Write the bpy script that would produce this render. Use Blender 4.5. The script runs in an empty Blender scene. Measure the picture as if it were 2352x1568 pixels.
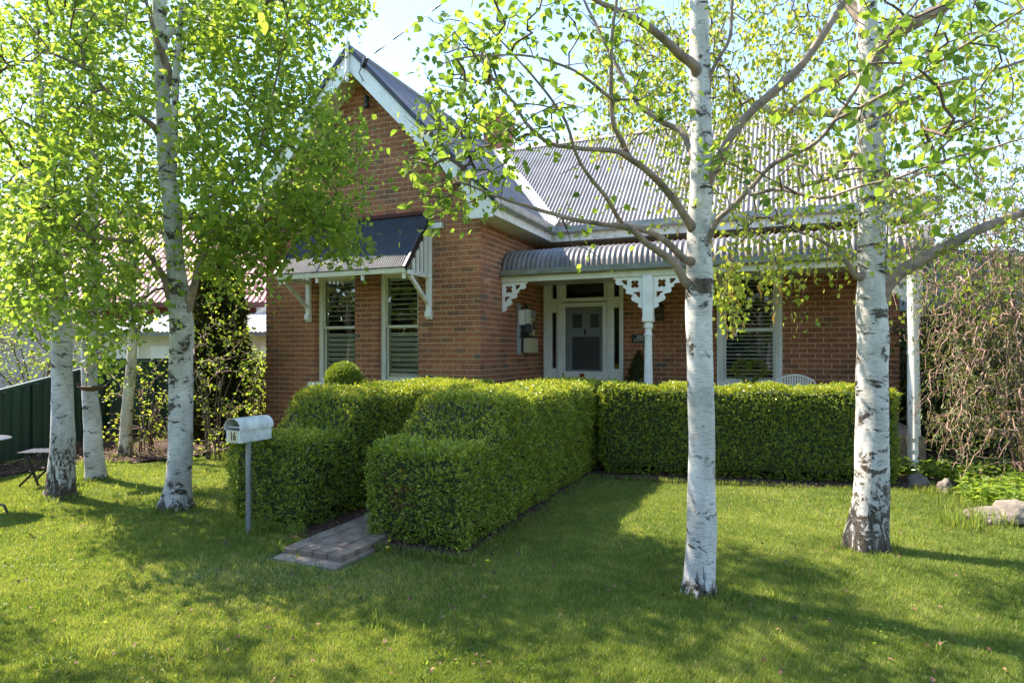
import bpy, bmesh, math, random
import numpy as np
from mathutils import Vector, Matrix

random.seed(7)
RNG = np.random.default_rng(11)
R = math.radians
SC = bpy.context.scene
COL = SC.collection

# ------------------------------------------------------------------ camera, world, sun, exposure
CAM_H = 1.60
cam_d = bpy.data.cameras.new('camera')
cam_d.sensor_width = 36.0
cam_d.lens = 21.92
cam_d.shift_y = 0.0086
cam_d.clip_start = 0.05
cam_d.clip_end = 800
cam = bpy.data.objects.new('camera', cam_d)
cam.location = (0, 0, CAM_H)
cam.rotation_euler = (R(90), 0, 0)
COL.objects.link(cam)
SC.camera = cam

SUN_EL = R(50)
SUN_AZ = math.atan2(-0.90, 0.46)
world = bpy.data.worlds.new('World')
SC.world = world
world.use_nodes = True
wn = world.node_tree.nodes
wl = world.node_tree.links
bg = wn['Background']
sky = wn.new('ShaderNodeTexSky')
sky.sky_type = 'NISHITA'
sky.sun_disc = False
sky.sun_elevation = SUN_EL
sky.sun_rotation = SUN_AZ
sky.altitude = 900
sky.air_density = 1.0
sky.dust_density = 0.15
sky.ozone_density = 3.0
wl.new(sky.outputs[0], bg.inputs[0])
bg.inputs[1].default_value = 0.13

sun_d = bpy.data.lights.new('sun', 'SUN')
sun_d.energy = 3.3
sun_d.angle = R(0.55)
sun_d.color = (1.0, 0.95, 0.87)
sun = bpy.data.objects.new('sun', sun_d)
sdir = Vector((math.sin(SUN_AZ) * math.cos(SUN_EL), math.cos(SUN_AZ) * math.cos(SUN_EL), math.sin(SUN_EL)))
sun.rotation_euler = sdir.to_track_quat('Z', 'Y').to_euler()
sun.location = (-8, 4, 14)
COL.objects.link(sun)
SC.view_settings.view_transform = 'Standard'
SC.view_settings.look = 'None'
SC.view_settings.gamma = 1.0
SC.view_settings.exposure = 2.2
SC.view_settings.use_curve_mapping = False
SC.view_settings.use_white_balance = True
SC.view_settings.white_balance_temperature = 7100
SC.view_settings.white_balance_tint = 12
try:
    SC.cycles.max_bounces = 8
    SC.cycles.diffuse_bounces = 4
    SC.cycles.transmission_bounces = 6
    SC.cycles.transparent_max_bounces = 8
    SC.cycles.sample_clamp_indirect = 8
except Exception:
    pass

# ------------------------------------------------------------------ survey helpers (bearing + distance -> point)
F2, CX2, HZ2 = 1431.8, 1176.0, 804.3
def wp(x, y, d):
    return Vector(((x - CX2) / F2 * d, d, CAM_H - (y - HZ2) / F2 * d))
def gd(y):
    return CAM_H * F2 / (y - HZ2)
def gp(x, y):
    d = gd(y)
    return Vector(((x - CX2) / F2 * d, d, 0))

# ------------------------------------------------------------------ materials
def new_mat(name):
    m = bpy.data.materials.new(name)
    m.use_nodes = True
    nt = m.node_tree
    return m, nt, nt.nodes, nt.links, nt.nodes['Principled BSDF']

def ramp(nodes, stops):
    r = nodes.new('ShaderNodeValToRGB')
    el = r.color_ramp.elements
    while len(el) < len(stops):
        el.new(0.5)
    for e, (p, c) in zip(el, stops):
        e.position = p
        e.color = (*c, 1) if len(c) == 3 else c
    return r

def noise(nodes, links, scale, detail=4, rough=0.6, vec=None, dist=0.0):
    n = nodes.new('ShaderNodeTexNoise')
    n.inputs['Scale'].default_value = scale
    n.inputs['Detail'].default_value = detail
    n.inputs['Roughness'].default_value = rough
    n.inputs['Distortion'].default_value = dist
    if vec is not None:
        links.new(vec, n.inputs['Vector'])
    return n

def bump(nodes, links, src, bsdf, strength=0.3, dist=0.01):
    b = nodes.new('ShaderNodeBump')
    b.inputs['Strength'].default_value = strength
    b.inputs['Distance'].default_value = dist
    links.new(src, b.inputs['Height'])
    links.new(b.outputs[0], bsdf.inputs['Normal'])
    return b

def simple(name, c1, c2=None, scale=8, rough=0.7, bmp=0.2, bdist=0.004, metal=0.0, detail=5, spec=0.5, lo=0.35, hi=0.7, stretch=None):
    m, nt, nd, lk, b = new_mat(name)
    tc = nd.new('ShaderNodeTexCoord')
    v = tc.outputs['Object']
    if stretch:
        mp = nd.new('ShaderNodeMapping')
        mp.inputs['Scale'].default_value = stretch
        lk.new(v, mp.inputs[0]); v = mp.outputs[0]
    n = noise(nd, lk, scale, detail, 0.6, v)
    r = ramp(nd, [(lo, c1), (hi, c2 or c1)])
    lk.new(n.outputs[0], r.inputs[0])
    lk.new(r.outputs[0], b.inputs['Base Color'])
    b.inputs['Roughness'].default_value = rough
    b.inputs['Metallic'].default_value = metal
    b.inputs['Specular IOR Level'].default_value = spec
    if bmp:
        n2 = noise(nd, lk, scale * 6, 4, 0.6, v)
        bump(nd, lk, n2.outputs[0], b, bmp, bdist)
    return m

def leaf_mat(name, stops, trans, mix=0.45, rough=0.45, spec=0.4):
    m, nt, nd, lk, b = new_mat(name)
    a = nd.new('ShaderNodeAttribute'); a.attribute_name = 'tint'
    r = ramp(nd, stops)
    lk.new(a.outputs['Fac'], r.inputs[0])
    lk.new(r.outputs[0], b.inputs['Base Color'])
    b.inputs['Roughness'].default_value = rough
    b.inputs['Specular IOR Level'].default_value = spec
    t = nd.new('ShaderNodeBsdfTranslucent')
    mu = nd.new('ShaderNodeMix'); mu.data_type = 'RGBA'; mu.blend_type = 'MULTIPLY'
    mu.inputs[0].default_value = 1.0
    lk.new(r.outputs[0], mu.inputs[6])
    mu.inputs[7].default_value = (*trans, 1)
    lk.new(mu.outputs[2], t.inputs[0])
    mx = nd.new('ShaderNodeMixShader'); mx.inputs[0].default_value = mix
    lk.new(b.outputs[0], mx.inputs[1]); lk.new(t.outputs[0], mx.inputs[2])
    lk.new(mx.outputs[0], nt.nodes['Material Output'].inputs[0])
    return m

M = {}
M['leaf_birch'] = leaf_mat('leaf_birch', [(0.0, (0.075, 0.13, 0.020)), (0.45, (0.15, 0.225, 0.034)), (1.0, (0.27, 0.33, 0.06))], (1.9, 1.95, 1.2), 0.55, 0.5, 0.3)
M['leaf_small'] = leaf_mat('leaf_small', [(0.0, (0.12, 0.20, 0.03)), (0.5, (0.20, 0.27, 0.042)), (1.0, (0.32, 0.34, 0.07))], (2.3, 2.0, 1.1), 0.55, 0.45)
M['leaf_box'] = leaf_mat('leaf_box', [(0.0, (0.07, 0.115, 0.022)), (0.40, (0.18, 0.265, 0.036)), (0.75, (0.34, 0.40, 0.05)), (0.92, (0.50, 0.49, 0.06)), (0.96, (0.20, 0.085, 0.02)), (1.0, (0.24, 0.10, 0.03))], (2.2, 1.9, 0.8), 0.3, 0.34, 0.5)
M['leaf_olive'] = leaf_mat('leaf_olive', [(0.0, (0.04, 0.065, 0.018)), (0.6, (0.09, 0.12, 0.03)), (1.0, (0.17, 0.18, 0.05))], (2.0, 1.8, 0.9), 0.3, 0.5)
M['leaf_conifer'] = leaf_mat('leaf_conifer', [(0.0, (0.018, 0.028, 0.006)), (0.6, (0.06, 0.065, 0.012)), (1.0, (0.13, 0.11, 0.02))], (1.8, 1.5, 0.8), 0.25, 0.6)
M['leaf_dry'] = leaf_mat('leaf_dry', [(0.0, (0.07, 0.035, 0.02)), (0.5, (0.15, 0.075, 0.04)), (1.0, (0.30, 0.17, 0.09))], (1.2, 1.1, 0.9), 0.15, 0.75)
M['catkin'] = leaf_mat('catkin', [(0.0, (0.30, 0.19, 0.05)), (1.0, (0.42, 0.29, 0.08))], (1.6, 1.4, 0.8), 0.35, 0.7)
M['grass'] = leaf_mat('grass_blade', [(0.0, (0.08, 0.135, 0.026)), (0.45, (0.17, 0.235, 0.046)), (0.85, (0.29, 0.33, 0.09)), (1.0, (0.46, 0.40, 0.20))], (1.9, 1.75, 0.9), 0.42, 0.6, 0.25)
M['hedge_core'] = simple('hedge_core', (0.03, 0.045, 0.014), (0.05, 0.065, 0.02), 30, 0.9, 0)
M['twig'] = simple('twig_bark', (0.085, 0.055, 0.035), (0.19, 0.13, 0.085), 20, 0.8, 0.3)
M['twig_brown'] = simple('twig_brown', (0.20, 0.105, 0.075), (0.48, 0.32, 0.25), 14, 0.8, 0.2)

def brick_mat(name, stops):
    m, nt, nd, lk, b = new_mat(name)
    tc = nd.new('ShaderNodeTexCoord')
    a = nd.new('ShaderNodeAttribute'); a.attribute_name = 'tint'
    r = ramp(nd, stops)
    lk.new(a.outputs['Fac'], r.inputs[0])
    geo = nd.new('ShaderNodeNewGeometry')
    n = noise(nd, lk, 26, 6, 0.7, geo.outputs['Position'])
    rr = ramp(nd, [(0.3, (0.55, 0.52, 0.52)), (0.62, (1.12, 1.1, 1.05))])
    lk.new(n.outputs[0], rr.inputs[0])
    n1 = noise(nd, lk, 1.1, 4, 0.6, geo.outputs['Position'])
    r1 = ramp(nd, [(0.3, (0.68, 0.70, 0.74)), (0.7, (1.15, 1.1, 1.05))])
    lk.new(n1.outputs[0], r1.inputs[0])
    mu = nd.new('ShaderNodeMix'); mu.data_type = 'RGBA'; mu.blend_type = 'MULTIPLY'; mu.inputs[0].default_value = 1
    lk.new(r.outputs[0], mu.inputs[6]); lk.new(rr.outputs[0], mu.inputs[7])
    mu2 = nd.new('ShaderNodeMix'); mu2.data_type = 'RGBA'; mu2.blend_type = 'MULTIPLY'; mu2.inputs[0].default_value = 1
    lk.new(mu.outputs[2], mu2.inputs[6]); lk.new(r1.outputs[0], mu2.inputs[7])
    lk.new(mu2.outputs[2], b.inputs['Base Color'])
    b.inputs['Roughness'].default_value = 0.85
    n2 = noise(nd, lk, 120, 5, 0.7, geo.outputs['Position'])
    bump(nd, lk, n2.outputs[0], b, 0.5, 0.004)
    return m
M['brick'] = brick_mat('house_brick', [(0.0, (0.18, 0.125, 0.10)), (0.12, (0.24, 0.115, 0.070)), (0.5, (0.39, 0.145, 0.074)), (0.85, (0.48, 0.19, 0.092)), (1.0, (0.56, 0.26, 0.13))])
M['brick_red'] = brick_mat('red_brick', [(0.0, (0.10, 0.03, 0.026)), (0.5, (0.23, 0.045, 0.032)), (1.0, (0.32, 0.07, 0.045))])
M['mortar'] = simple('mortar', (0.50, 0.36, 0.20), (0.80, 0.62, 0.37), 18, 0.9, 0.5, 0.003)
M['mortar_pale'] = simple('mortar_pale', (0.40, 0.33, 0.28), (0.55, 0.46, 0.4), 10, 0.9, 0.3)
M['paver'] = simple('paver', (0.14, 0.098, 0.070), (0.32, 0.235, 0.17), 9, 0.85, 0.6, 0.006, detail=8)
M['concrete'] = simple('concrete', (0.19, 0.14, 0.10), (0.34, 0.265, 0.20), 7, 0.9, 0.5, 0.005, detail=8)
M['white'] = simple('white_paint', (0.72, 0.71, 0.64), (0.85, 0.84, 0.77), 5, 0.45, 0.15, 0.002, lo=0.25, hi=0.6)
M['white_old'] = simple('weathered_white_paint', (0.40, 0.37, 0.31), (0.74, 0.72, 0.65), 9, 0.6, 0.3, 0.003, lo=0.28, hi=0.5)
M['cream'] = simple('cream_paint', (0.60, 0.57, 0.43), (0.74, 0.71, 0.56), 4, 0.5, 0.1)
M['grey_paint'] = simple('grey_paint', (0.50, 0.51, 0.49), (0.58, 0.60, 0.58), 4, 0.45, 0.1)
M['grey_slat'] = simple('shutter_grey', (0.70, 0.71, 0.68), (0.78, 0.79, 0.76), 4, 0.4, 0.0)
M['roof'] = simple('zinc_roof', (0.23, 0.215, 0.20), (0.36, 0.34, 0.32), 3.0, 0.5, 0.12, 0.002, metal=0.0, spec=0.3, detail=8)
M['roof_wing'] = simple('grey_roof', (0.13, 0.125, 0.135), (0.18, 0.175, 0.185), 3.0, 0.6, 0.1, 0.002, metal=0.0, detail=8)
M['roof_verandah'] = simple('verandah_roof', (0.13, 0.125, 0.12), (0.24, 0.225, 0.21), 4.0, 0.45, 0.12, 0.002, metal=0.0, spec=0.35, detail=8)
M['awning'] = simple('slate_blue_steel', (0.045, 0.055, 0.07), (0.075, 0.088, 0.105), 4.0, 0.4, 0.1, 0.002, metal=0.0, detail=8)
M['black'] = simple('black_trim', (0.012, 0.012, 0.014), (0.03, 0.03, 0.032), 6, 0.4, 0.1)
M['gutter'] = simple('gutter_metal', (0.22, 0.23, 0.21), (0.42, 0.42, 0.39), 5, 0.45, 0.15, 0.002, metal=0.2, stretch=(1, 1, 6))
M['gutter_green'] = simple('verandah_gutter', (0.13, 0.15, 0.11), (0.27, 0.27, 0.22), 5, 0.5, 0.2, 0.002, stretch=(1, 1, 6))
M['flash'] = simple('valley_flashing', (0.52, 0.50, 0.47), (0.66, 0.64, 0.60), 6, 0.5, 0.2)
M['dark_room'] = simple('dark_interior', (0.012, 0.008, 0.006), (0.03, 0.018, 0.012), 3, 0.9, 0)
M['amber'] = simple('amber_glass', (0.22, 0.03, 0.01), (0.35, 0.06, 0.02), 30, 0.15, 0)
M['brass'] = simple('brass', (0.25, 0.15, 0.05), (0.35, 0.22, 0.08), 30, 0.4, 0, metal=0.8)
M['steel'] = simple('galvanised_steel', (0.20, 0.21, 0.20), (0.34, 0.35, 0.34), 12, 0.45, 0.2, 0.002, metal=0.4, stretch=(1, 1, 0.3))
M['box_paint'] = simple('letterbox_paint', (0.42, 0.44, 0.40), (0.70, 0.72, 0.66), 9, 0.5, 0.25, 0.002, lo=0.3, hi=0.6)
M['plate'] = simple('number_plate', (0.62, 0.52, 0.25), (0.72, 0.62, 0.36), 20, 0.5, 0)
M['meter_grey'] = simple('meter_grey', (0.30, 0.32, 0.33), (0.40, 0.42, 0.43), 20, 0.5, 0)
M['meter_cream'] = simple('meter_cream', (0.55, 0.46, 0.25), (0.62, 0.54, 0.32), 20, 0.5, 0)
M['sign_print'] = simple('sign_print', (0.6, 0.58, 0.48), None, 20, 0.5, 0)
M['green_steel'] = simple('green_fence_steel', (0.008, 0.042, 0.025), (0.018, 0.065, 0.038), 2.5, 0.45, 0.1, stretch=(1, 1, 0.4))
M['red_roof'] = simple('red_roof', (0.30, 0.11, 0.10), (0.42, 0.18, 0.17), 1.5, 0.5, 0.1)
M['pale_roof'] = simple('pale_roof', (0.60, 0.60, 0.58), (0.72, 0.72, 0.70), 2, 0.5, 0.1)
M['rust'] = simple('rusty_iron', (0.045, 0.03, 0.02), (0.14, 0.08, 0.045), 25, 0.8, 0.4)
M['rock'] = simple('sandstone_rock', (0.12, 0.10, 0.085), (0.31, 0.26, 0.21), 4, 0.9, 0.8, 0.02, detail=9)
M['mulch'] = simple('mulch', (0.035, 0.018, 0.012), (0.13, 0.07, 0.045), 30, 0.95, 0.9, 0.02, detail=8)
M['orange_terracotta'] = simple('terracotta', (0.24, 0.15, 0.12), (0.34, 0.22, 0.18), 12, 0.8, 0.3)

def weather_sheets(m, streak=(0.30, 0.17, 0.10)):
    # every sheet has faded a little differently; faint rust runs down the ribs
    nt = m.node_tree; nd = nt.nodes; lk = nt.links; b = nd['Principled BSDF']
    src = b.inputs['Base Color'].links[0].from_socket
    oi = nd.new('ShaderNodeObjectInfo'); r = ramp(nd, [(0.0, (0.86, 0.86, 0.88)), (1.0, (1.08, 1.06, 1.03))])
    lk.new(oi.outputs['Random'], r.inputs[0])
    mu = nd.new('ShaderNodeMix'); mu.data_type = 'RGBA'; mu.blend_type = 'MULTIPLY'; mu.inputs[0].default_value = 1
    lk.new(src, mu.inputs[6]); lk.new(r.outputs[0], mu.inputs[7])
    tc = nd.new('ShaderNodeTexCoord'); mp = nd.new('ShaderNodeMapping'); mp.inputs['Scale'].default_value = (9, .8, .8)
    lk.new(tc.outputs['Object'], mp.inputs[0]); n = noise(nd, lk, 2.2, 6, 0.7, mp.outputs[0])
    rr = ramp(nd, [(0.60, (0, 0, 0)), (0.78, (0.55, 0.55, 0.55))]); lk.new(n.outputs[0], rr.inputs[0])
    m2 = nd.new('ShaderNodeMix'); m2.data_type = 'RGBA'; lk.new(rr.outputs[0], m2.inputs[0]); lk.new(mu.outputs[2], m2.inputs[6]); m2.inputs[7].default_value = (*streak, 1)
    lk.new(m2.outputs[2], b.inputs['Base Color'])
for k_ in ('roof', 'roof_verandah', 'roof_wing', 'red_roof'): weather_sheets(M[k_])

def ground_mat():
    m, nt, nd, lk, b = new_mat('lawn_soil')
    tc = nd.new('ShaderNodeTexCoord')
    n = noise(nd, lk, 1.3, 8, 0.65, tc.outputs['Object'])
    n2 = noise(nd, lk, 45, 5, 0.7, tc.outputs['Object'])
    r = ramp(nd, [(0.30, (0.075, 0.12, 0.03)), (0.52, (0.115, 0.16, 0.04)), (0.68, (0.19, 0.20, 0.07)), (0.78, (0.28, 0.24, 0.13))])
    lk.new(n.outputs[0], r.inputs[0])
    r2 = ramp(nd, [(0.25, (0.35, 0.35, 0.35)), (0.7, (1.2, 1.2, 1.2))])
    lk.new(n2.outputs[0], r2.inputs[0])
    mu = nd.new('ShaderNodeMix'); mu.data_type = 'RGBA'; mu.blend_type = 'MULTIPLY'; mu.inputs[0].default_value = 1
    lk.new(r.outputs[0], mu.inputs[6]); lk.new(r2.outputs[0], mu.inputs[7])
    lk.new(mu.outputs[2], b.inputs['Base Color'])
    b.inputs['Roughness'].default_value = 0.95
    bump(nd, lk, n2.outputs[0], b, 0.8, 0.03)
    return m
M['ground'] = ground_mat()

def bark_mat(name, base_h=0.45, warm=0.0, dark=0.0, seed=0.0):
    """white birch bark: fine lenticels, dark scars, rough dark butt below base_h"""
    m, nt, nd, lk, b = new_mat(name)
    tc = nd.new('ShaderNodeTexCoord')
    geo = nd.new('ShaderNodeNewGeometry')
    off = nd.new('ShaderNodeMapping'); off.inputs['Location'].default_value = (seed, seed * 2, seed * 3)
    lk.new(geo.outputs['Position'], off.inputs[0])
    pos = off.outputs[0]
    def mapped(s):
        mp = nd.new('ShaderNodeMapping'); mp.inputs['Scale'].default_value = s
        lk.new(pos, mp.inputs[0]); return mp.outputs[0]
    # tone
    n0 = noise(nd, lk, 5, 6, 0.65, mapped((1, 1, 0.6)))
    c0 = ramp(nd, [(0.30, (0.38 + warm * .1, 0.37, 0.32 - warm * .06)), (0.52, (0.58 + warm * .06, 0.55 + warm*.01, 0.50 - warm * .1)), (0.70, (0.73, 0.695, 0.635 - warm * .12))])
    lk.new(n0.outputs[0], c0.inputs[0])
    # horizontal lenticels
    n1 = noise(nd, lk, 9, 5, 0.75, mapped((1.5, 1.5, 14)), 0.4)
    r1 = ramp(nd, [(0.52, (0, 0, 0)), (0.60, (1, 1, 1))])
    lk.new(n1.outputs[0], r1.inputs[0])
    # big scars
    n2 = noise(nd, lk, 3.6, 7, 0.72, mapped((1.2, 1.2, 2.3)), 0.6)
    r2 = ramp(nd, [(0.575 - dark, (0, 0, 0)), (0.61 - dark, (1, 1, 1))])
    lk.new(n2.outputs[0], r2.inputs[0])
    # dark butt
    sp = nd.new('ShaderNodeSeparateXYZ'); lk.new(geo.outputs['Position'], sp.inputs[0])
    mr = nd.new('ShaderNodeMapRange'); mr.inputs[1].default_value = 0.0; mr.inputs[2].default_value = base_h
    mr.inputs[3].default_value = 0.125; mr.inputs[4].default_value = -0.09
    lk.new(sp.outputs[2], mr.inputs[0])
    n3 = noise(nd, lk, 8, 8, 0.78, mapped((1.7, 1.7, 0.7)), 1.2)
    ad = nd.new('ShaderNodeMath'); ad.operation = 'ADD'
    lk.new(n3.outputs[0], ad.inputs[0]); lk.new(mr.outputs[0], ad.inputs[1])
    r3 = ramp(nd, [(0.55, (0, 0, 0)), (0.58, (1, 1, 1))])
    lk.new(ad.outputs[0], r3.inputs[0])
    nd_c = noise(nd, lk, 40, 6, 0.75, mapped((1.3, 1.3, 0.35)))
    dk = ramp(nd, [(0.35, (0.022, 0.017, 0.012)), (0.62, (0.135, 0.105, 0.075)), (0.8, (0.30, 0.25, 0.19))])
    lk.new(nd_c.outputs[0], dk.inputs[0])
    def mixc(fac, a, bb):
        mx = nd.new('ShaderNodeMix'); mx.data_type = 'RGBA'
        lk.new(fac, mx.inputs[0]); lk.new(a, mx.inputs[6]); lk.new(bb, mx.inputs[7]); return mx.outputs[2]
    lent = nd.new('ShaderNodeMix'); lent.data_type = 'RGBA'
    sc = nd.new('ShaderNodeMath'); sc.operation = 'MULTIPLY'; sc.inputs[1].default_value = 0.55
    lk.new(r1.outputs[0], sc.inputs[0]); lk.new(sc.outputs[0], lent.inputs[0])
    lk.new(c0.outputs[0], lent.inputs[6]); lent.inputs[7].default_value = (0.16, 0.13, 0.10, 1)
    # moss
    n5 = noise(nd, lk, 2.4, 6, 0.7, mapped((1, 1, 0.8)))
    r5 = ramp(nd, [(0.60, (0, 0, 0)), (0.75, (0.6, 0.6, 0.6))])
    lk.new(n5.outputs[0], r5.inputs[0])
    ms = nd.new('ShaderNodeMix'); ms.data_type = 'RGBA'
    lk.new(r5.outputs[0], ms.inputs[0]); lk.new(lent.outputs[2], ms.inputs[6]); ms.inputs[7].default_value = (0.20, 0.23, 0.13, 1)
    c = mixc(r2.outputs[0], ms.outputs[2], dk.outputs[0])
    c = mixc(r3.outputs[0], c, dk.outputs[0])
    lk.new(c, b.inputs['Base Color'])
    b.inputs['Roughness'].default_value = 0.7
    b.inputs['Specular IOR Level'].default_value = 0.25
    mxh = nd.new('ShaderNodeMath'); mxh.operation = 'MULTIPLY'
    h1 = nd.new('ShaderNodeMath'); h1.operation = 'MAXIMUM'
    lk.new(r2.outputs[0], h1.inputs[0]); lk.new(r3.outputs[0], h1.inputs[1])
    lk.new(h1.outputs[0], mxh.inputs[0]); lk.new(nd_c.outputs[0], mxh.inputs[1])
    sb = nd.new('ShaderNodeMath'); sb.operation = 'ADD'
    n6 = noise(nd, lk, 30, 4, 0.6, mapped((1, 1, 5)))
    s6 = nd.new('ShaderNodeMath'); s6.operation = 'MULTIPLY'; s6.inputs[1].default_value = 0.25
    lk.new(n6.outputs[0], s6.inputs[0])
    lk.new(mxh.outputs[0], sb.inputs[0]); lk.new(s6.outputs[0], sb.inputs[1])
    bump(nd, lk, sb.outputs[0], b, 0.8, 0.012)
    return m
M['bark_a'] = bark_mat('birch_bark_lichen', 0.22, 0.0, 0.035, 3.1)
M['bark_b'] = bark_mat('birch_bark_dark_butt', 1.05, 0.0, 0.0, 8.4)
M['bark_c'] = bark_mat('birch_bark_plain', 0.08, 0.0, 0.0, 15.2)
M['bark_d'] = bark_mat('birch_bark_warm', 0.35, 1.0, 0.0, 21.7)
M['bark_e'] = bark_mat('birch_bark_front', 0.26, 0.0, 0.0, 1.6)
M['bark_f'] = bark_mat('birch_bark_scarred', 0.95, 0.0, 0.03, 33.9)

def limb_mat():
    m, nt, nd, lk, b = new_mat('birch_limb_bark')
    geo = nd.new('ShaderNodeNewGeometry')
    n = noise(nd, lk, 9, 7, 0.7, geo.outputs['Position'])
    r = ramp(nd, [(0.30, (0.10, 0.075, 0.055)), (0.45, (0.22, 0.165, 0.12)), (0.58, (0.34, 0.24, 0.18)), (0.72, (0.42, 0.38, 0.32))])
    lk.new(n.outputs[0], r.inputs[0]); lk.new(r.outputs[0], b.inputs['Base Color'])
    b.inputs['Roughness'].default_value = 0.75
    n2 = noise(nd, lk, 55, 5, 0.7, geo.outputs['Position'])
    bump(nd, lk, n2.outputs[0], b, 0.7, 0.01)
    return m
M['limb'] = limb_mat()

def glass_mat():
    m, nt, nd, lk, b = new_mat('window_glass')
    b.inputs['Base Color'].default_value = (0.9, 0.95, 0.93, 1)
    b.inputs['Roughness'].default_value = 0.0
    b.inputs['IOR'].default_value = 1.5
    gl = nd.new('ShaderNodeBsdfGlossy'); gl.inputs['Roughness'].default_value = 0.003
    tr = nd.new('ShaderNodeBsdfTransparent'); tr.inputs[0].default_value = (0.97, 0.98, 0.97, 1)
    fr = nd.new('ShaderNodeFresnel'); fr.inputs[0].default_value = 1.45
    mx = nd.new('ShaderNodeMixShader')
    lk.new(fr.outputs[0], mx.inputs[0]); lk.new(tr.outputs[0], mx.inputs[1]); lk.new(gl.outputs[0], mx.inputs[2])
    lk.new(mx.outputs[0], nt.nodes['Material Output'].inputs[0])
    return m
M['glass'] = glass_mat()
def mesh_mat():
    m, nt, nd, lk, b = new_mat('insect_mesh')
    b.inputs['Base Color'].default_value = (0.09, 0.10, 0.10, 1)
    tr = nd.new('ShaderNodeBsdfTransparent')
    mx = nd.new('ShaderNodeMixShader'); mx.inputs[0].default_value = 0.45
    lk.new(tr.outputs[0], mx.inputs[1]); lk.new(b.outputs[0], mx.inputs[2])
    lk.new(mx.outputs[0], nt.nodes['Material Output'].inputs[0])
    return m
M['screen'] = mesh_mat()

# ------------------------------------------------------------------ mesh helpers
OFFS = {}   # things whose children are given in world coordinates: name -> base

def empty(name, loc=(0, 0, 0), rz=0.0, label=None, cat=None, group=None, world_children=True):
    o = bpy.data.objects.new(name, None)
    o.empty_display_size = 0.2
    o.location = loc
    o.rotation_euler = (0, 0, rz)
    COL.objects.link(o)
    tag(o, label, cat, group)
    if world_children:
        OFFS[o.name] = Vector(loc)
    return o

def tag(o, label=None, cat=None, group=None, kind=None):
    if label: o['label'] = label
    if cat: o['category'] = cat
    if group: o['group'] = group
    if kind: o['kind'] = kind
    return o

def link_mesh(name, me, parent=None, mat=None, kind=None, smooth=False):
    if mat is not None and not me.materials:
        me.materials.append(mat)
    if smooth and len(me.polygons):
        me.polygons.foreach_set('use_smooth', [True] * len(me.polygons))
    o = bpy.data.objects.new(name, me)
    COL.objects.link(o)
    if parent is not None:
        o.parent = parent
    if kind: o['kind'] = kind
    return o

def root_off(parent):
    p = parent
    while p is not None:
        if p.name in OFFS: return OFFS[p.name]
        p = p.parent
    return Vector((0, 0, 0))

def from_np(name, V, Fc, mat, parent=None, tint=None, kind=None, smooth=False, mats=None, midx=None):
    """V (n,3); Fc (m,k) all faces same size"""
    V = np.asarray(V, dtype=np.float32)
    off = np.array(root_off(parent), dtype=np.float32)
    V = V - off
    Fc = np.asarray(Fc, dtype=np.int32)
    me = bpy.data.meshes.new(name)
    me.vertices.add(len(V)); me.vertices.foreach_set('co', V.ravel())
    k = Fc.shape[1]
    me.loops.add(Fc.size); me.loops.foreach_set('vertex_index', Fc.ravel())
    me.polygons.add(len(Fc))
    me.polygons.foreach_set('loop_start', np.arange(0, Fc.size, k, dtype=np.int32))
    me.update(calc_edges=True)
    if tint is not None:
        at = me.attributes.new('tint', 'FLOAT', 'POINT')
        at.data.foreach_set('value', np.asarray(tint, dtype=np.float32))
    return link_mesh(name, me, parent, mat, kind, smooth)

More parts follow.
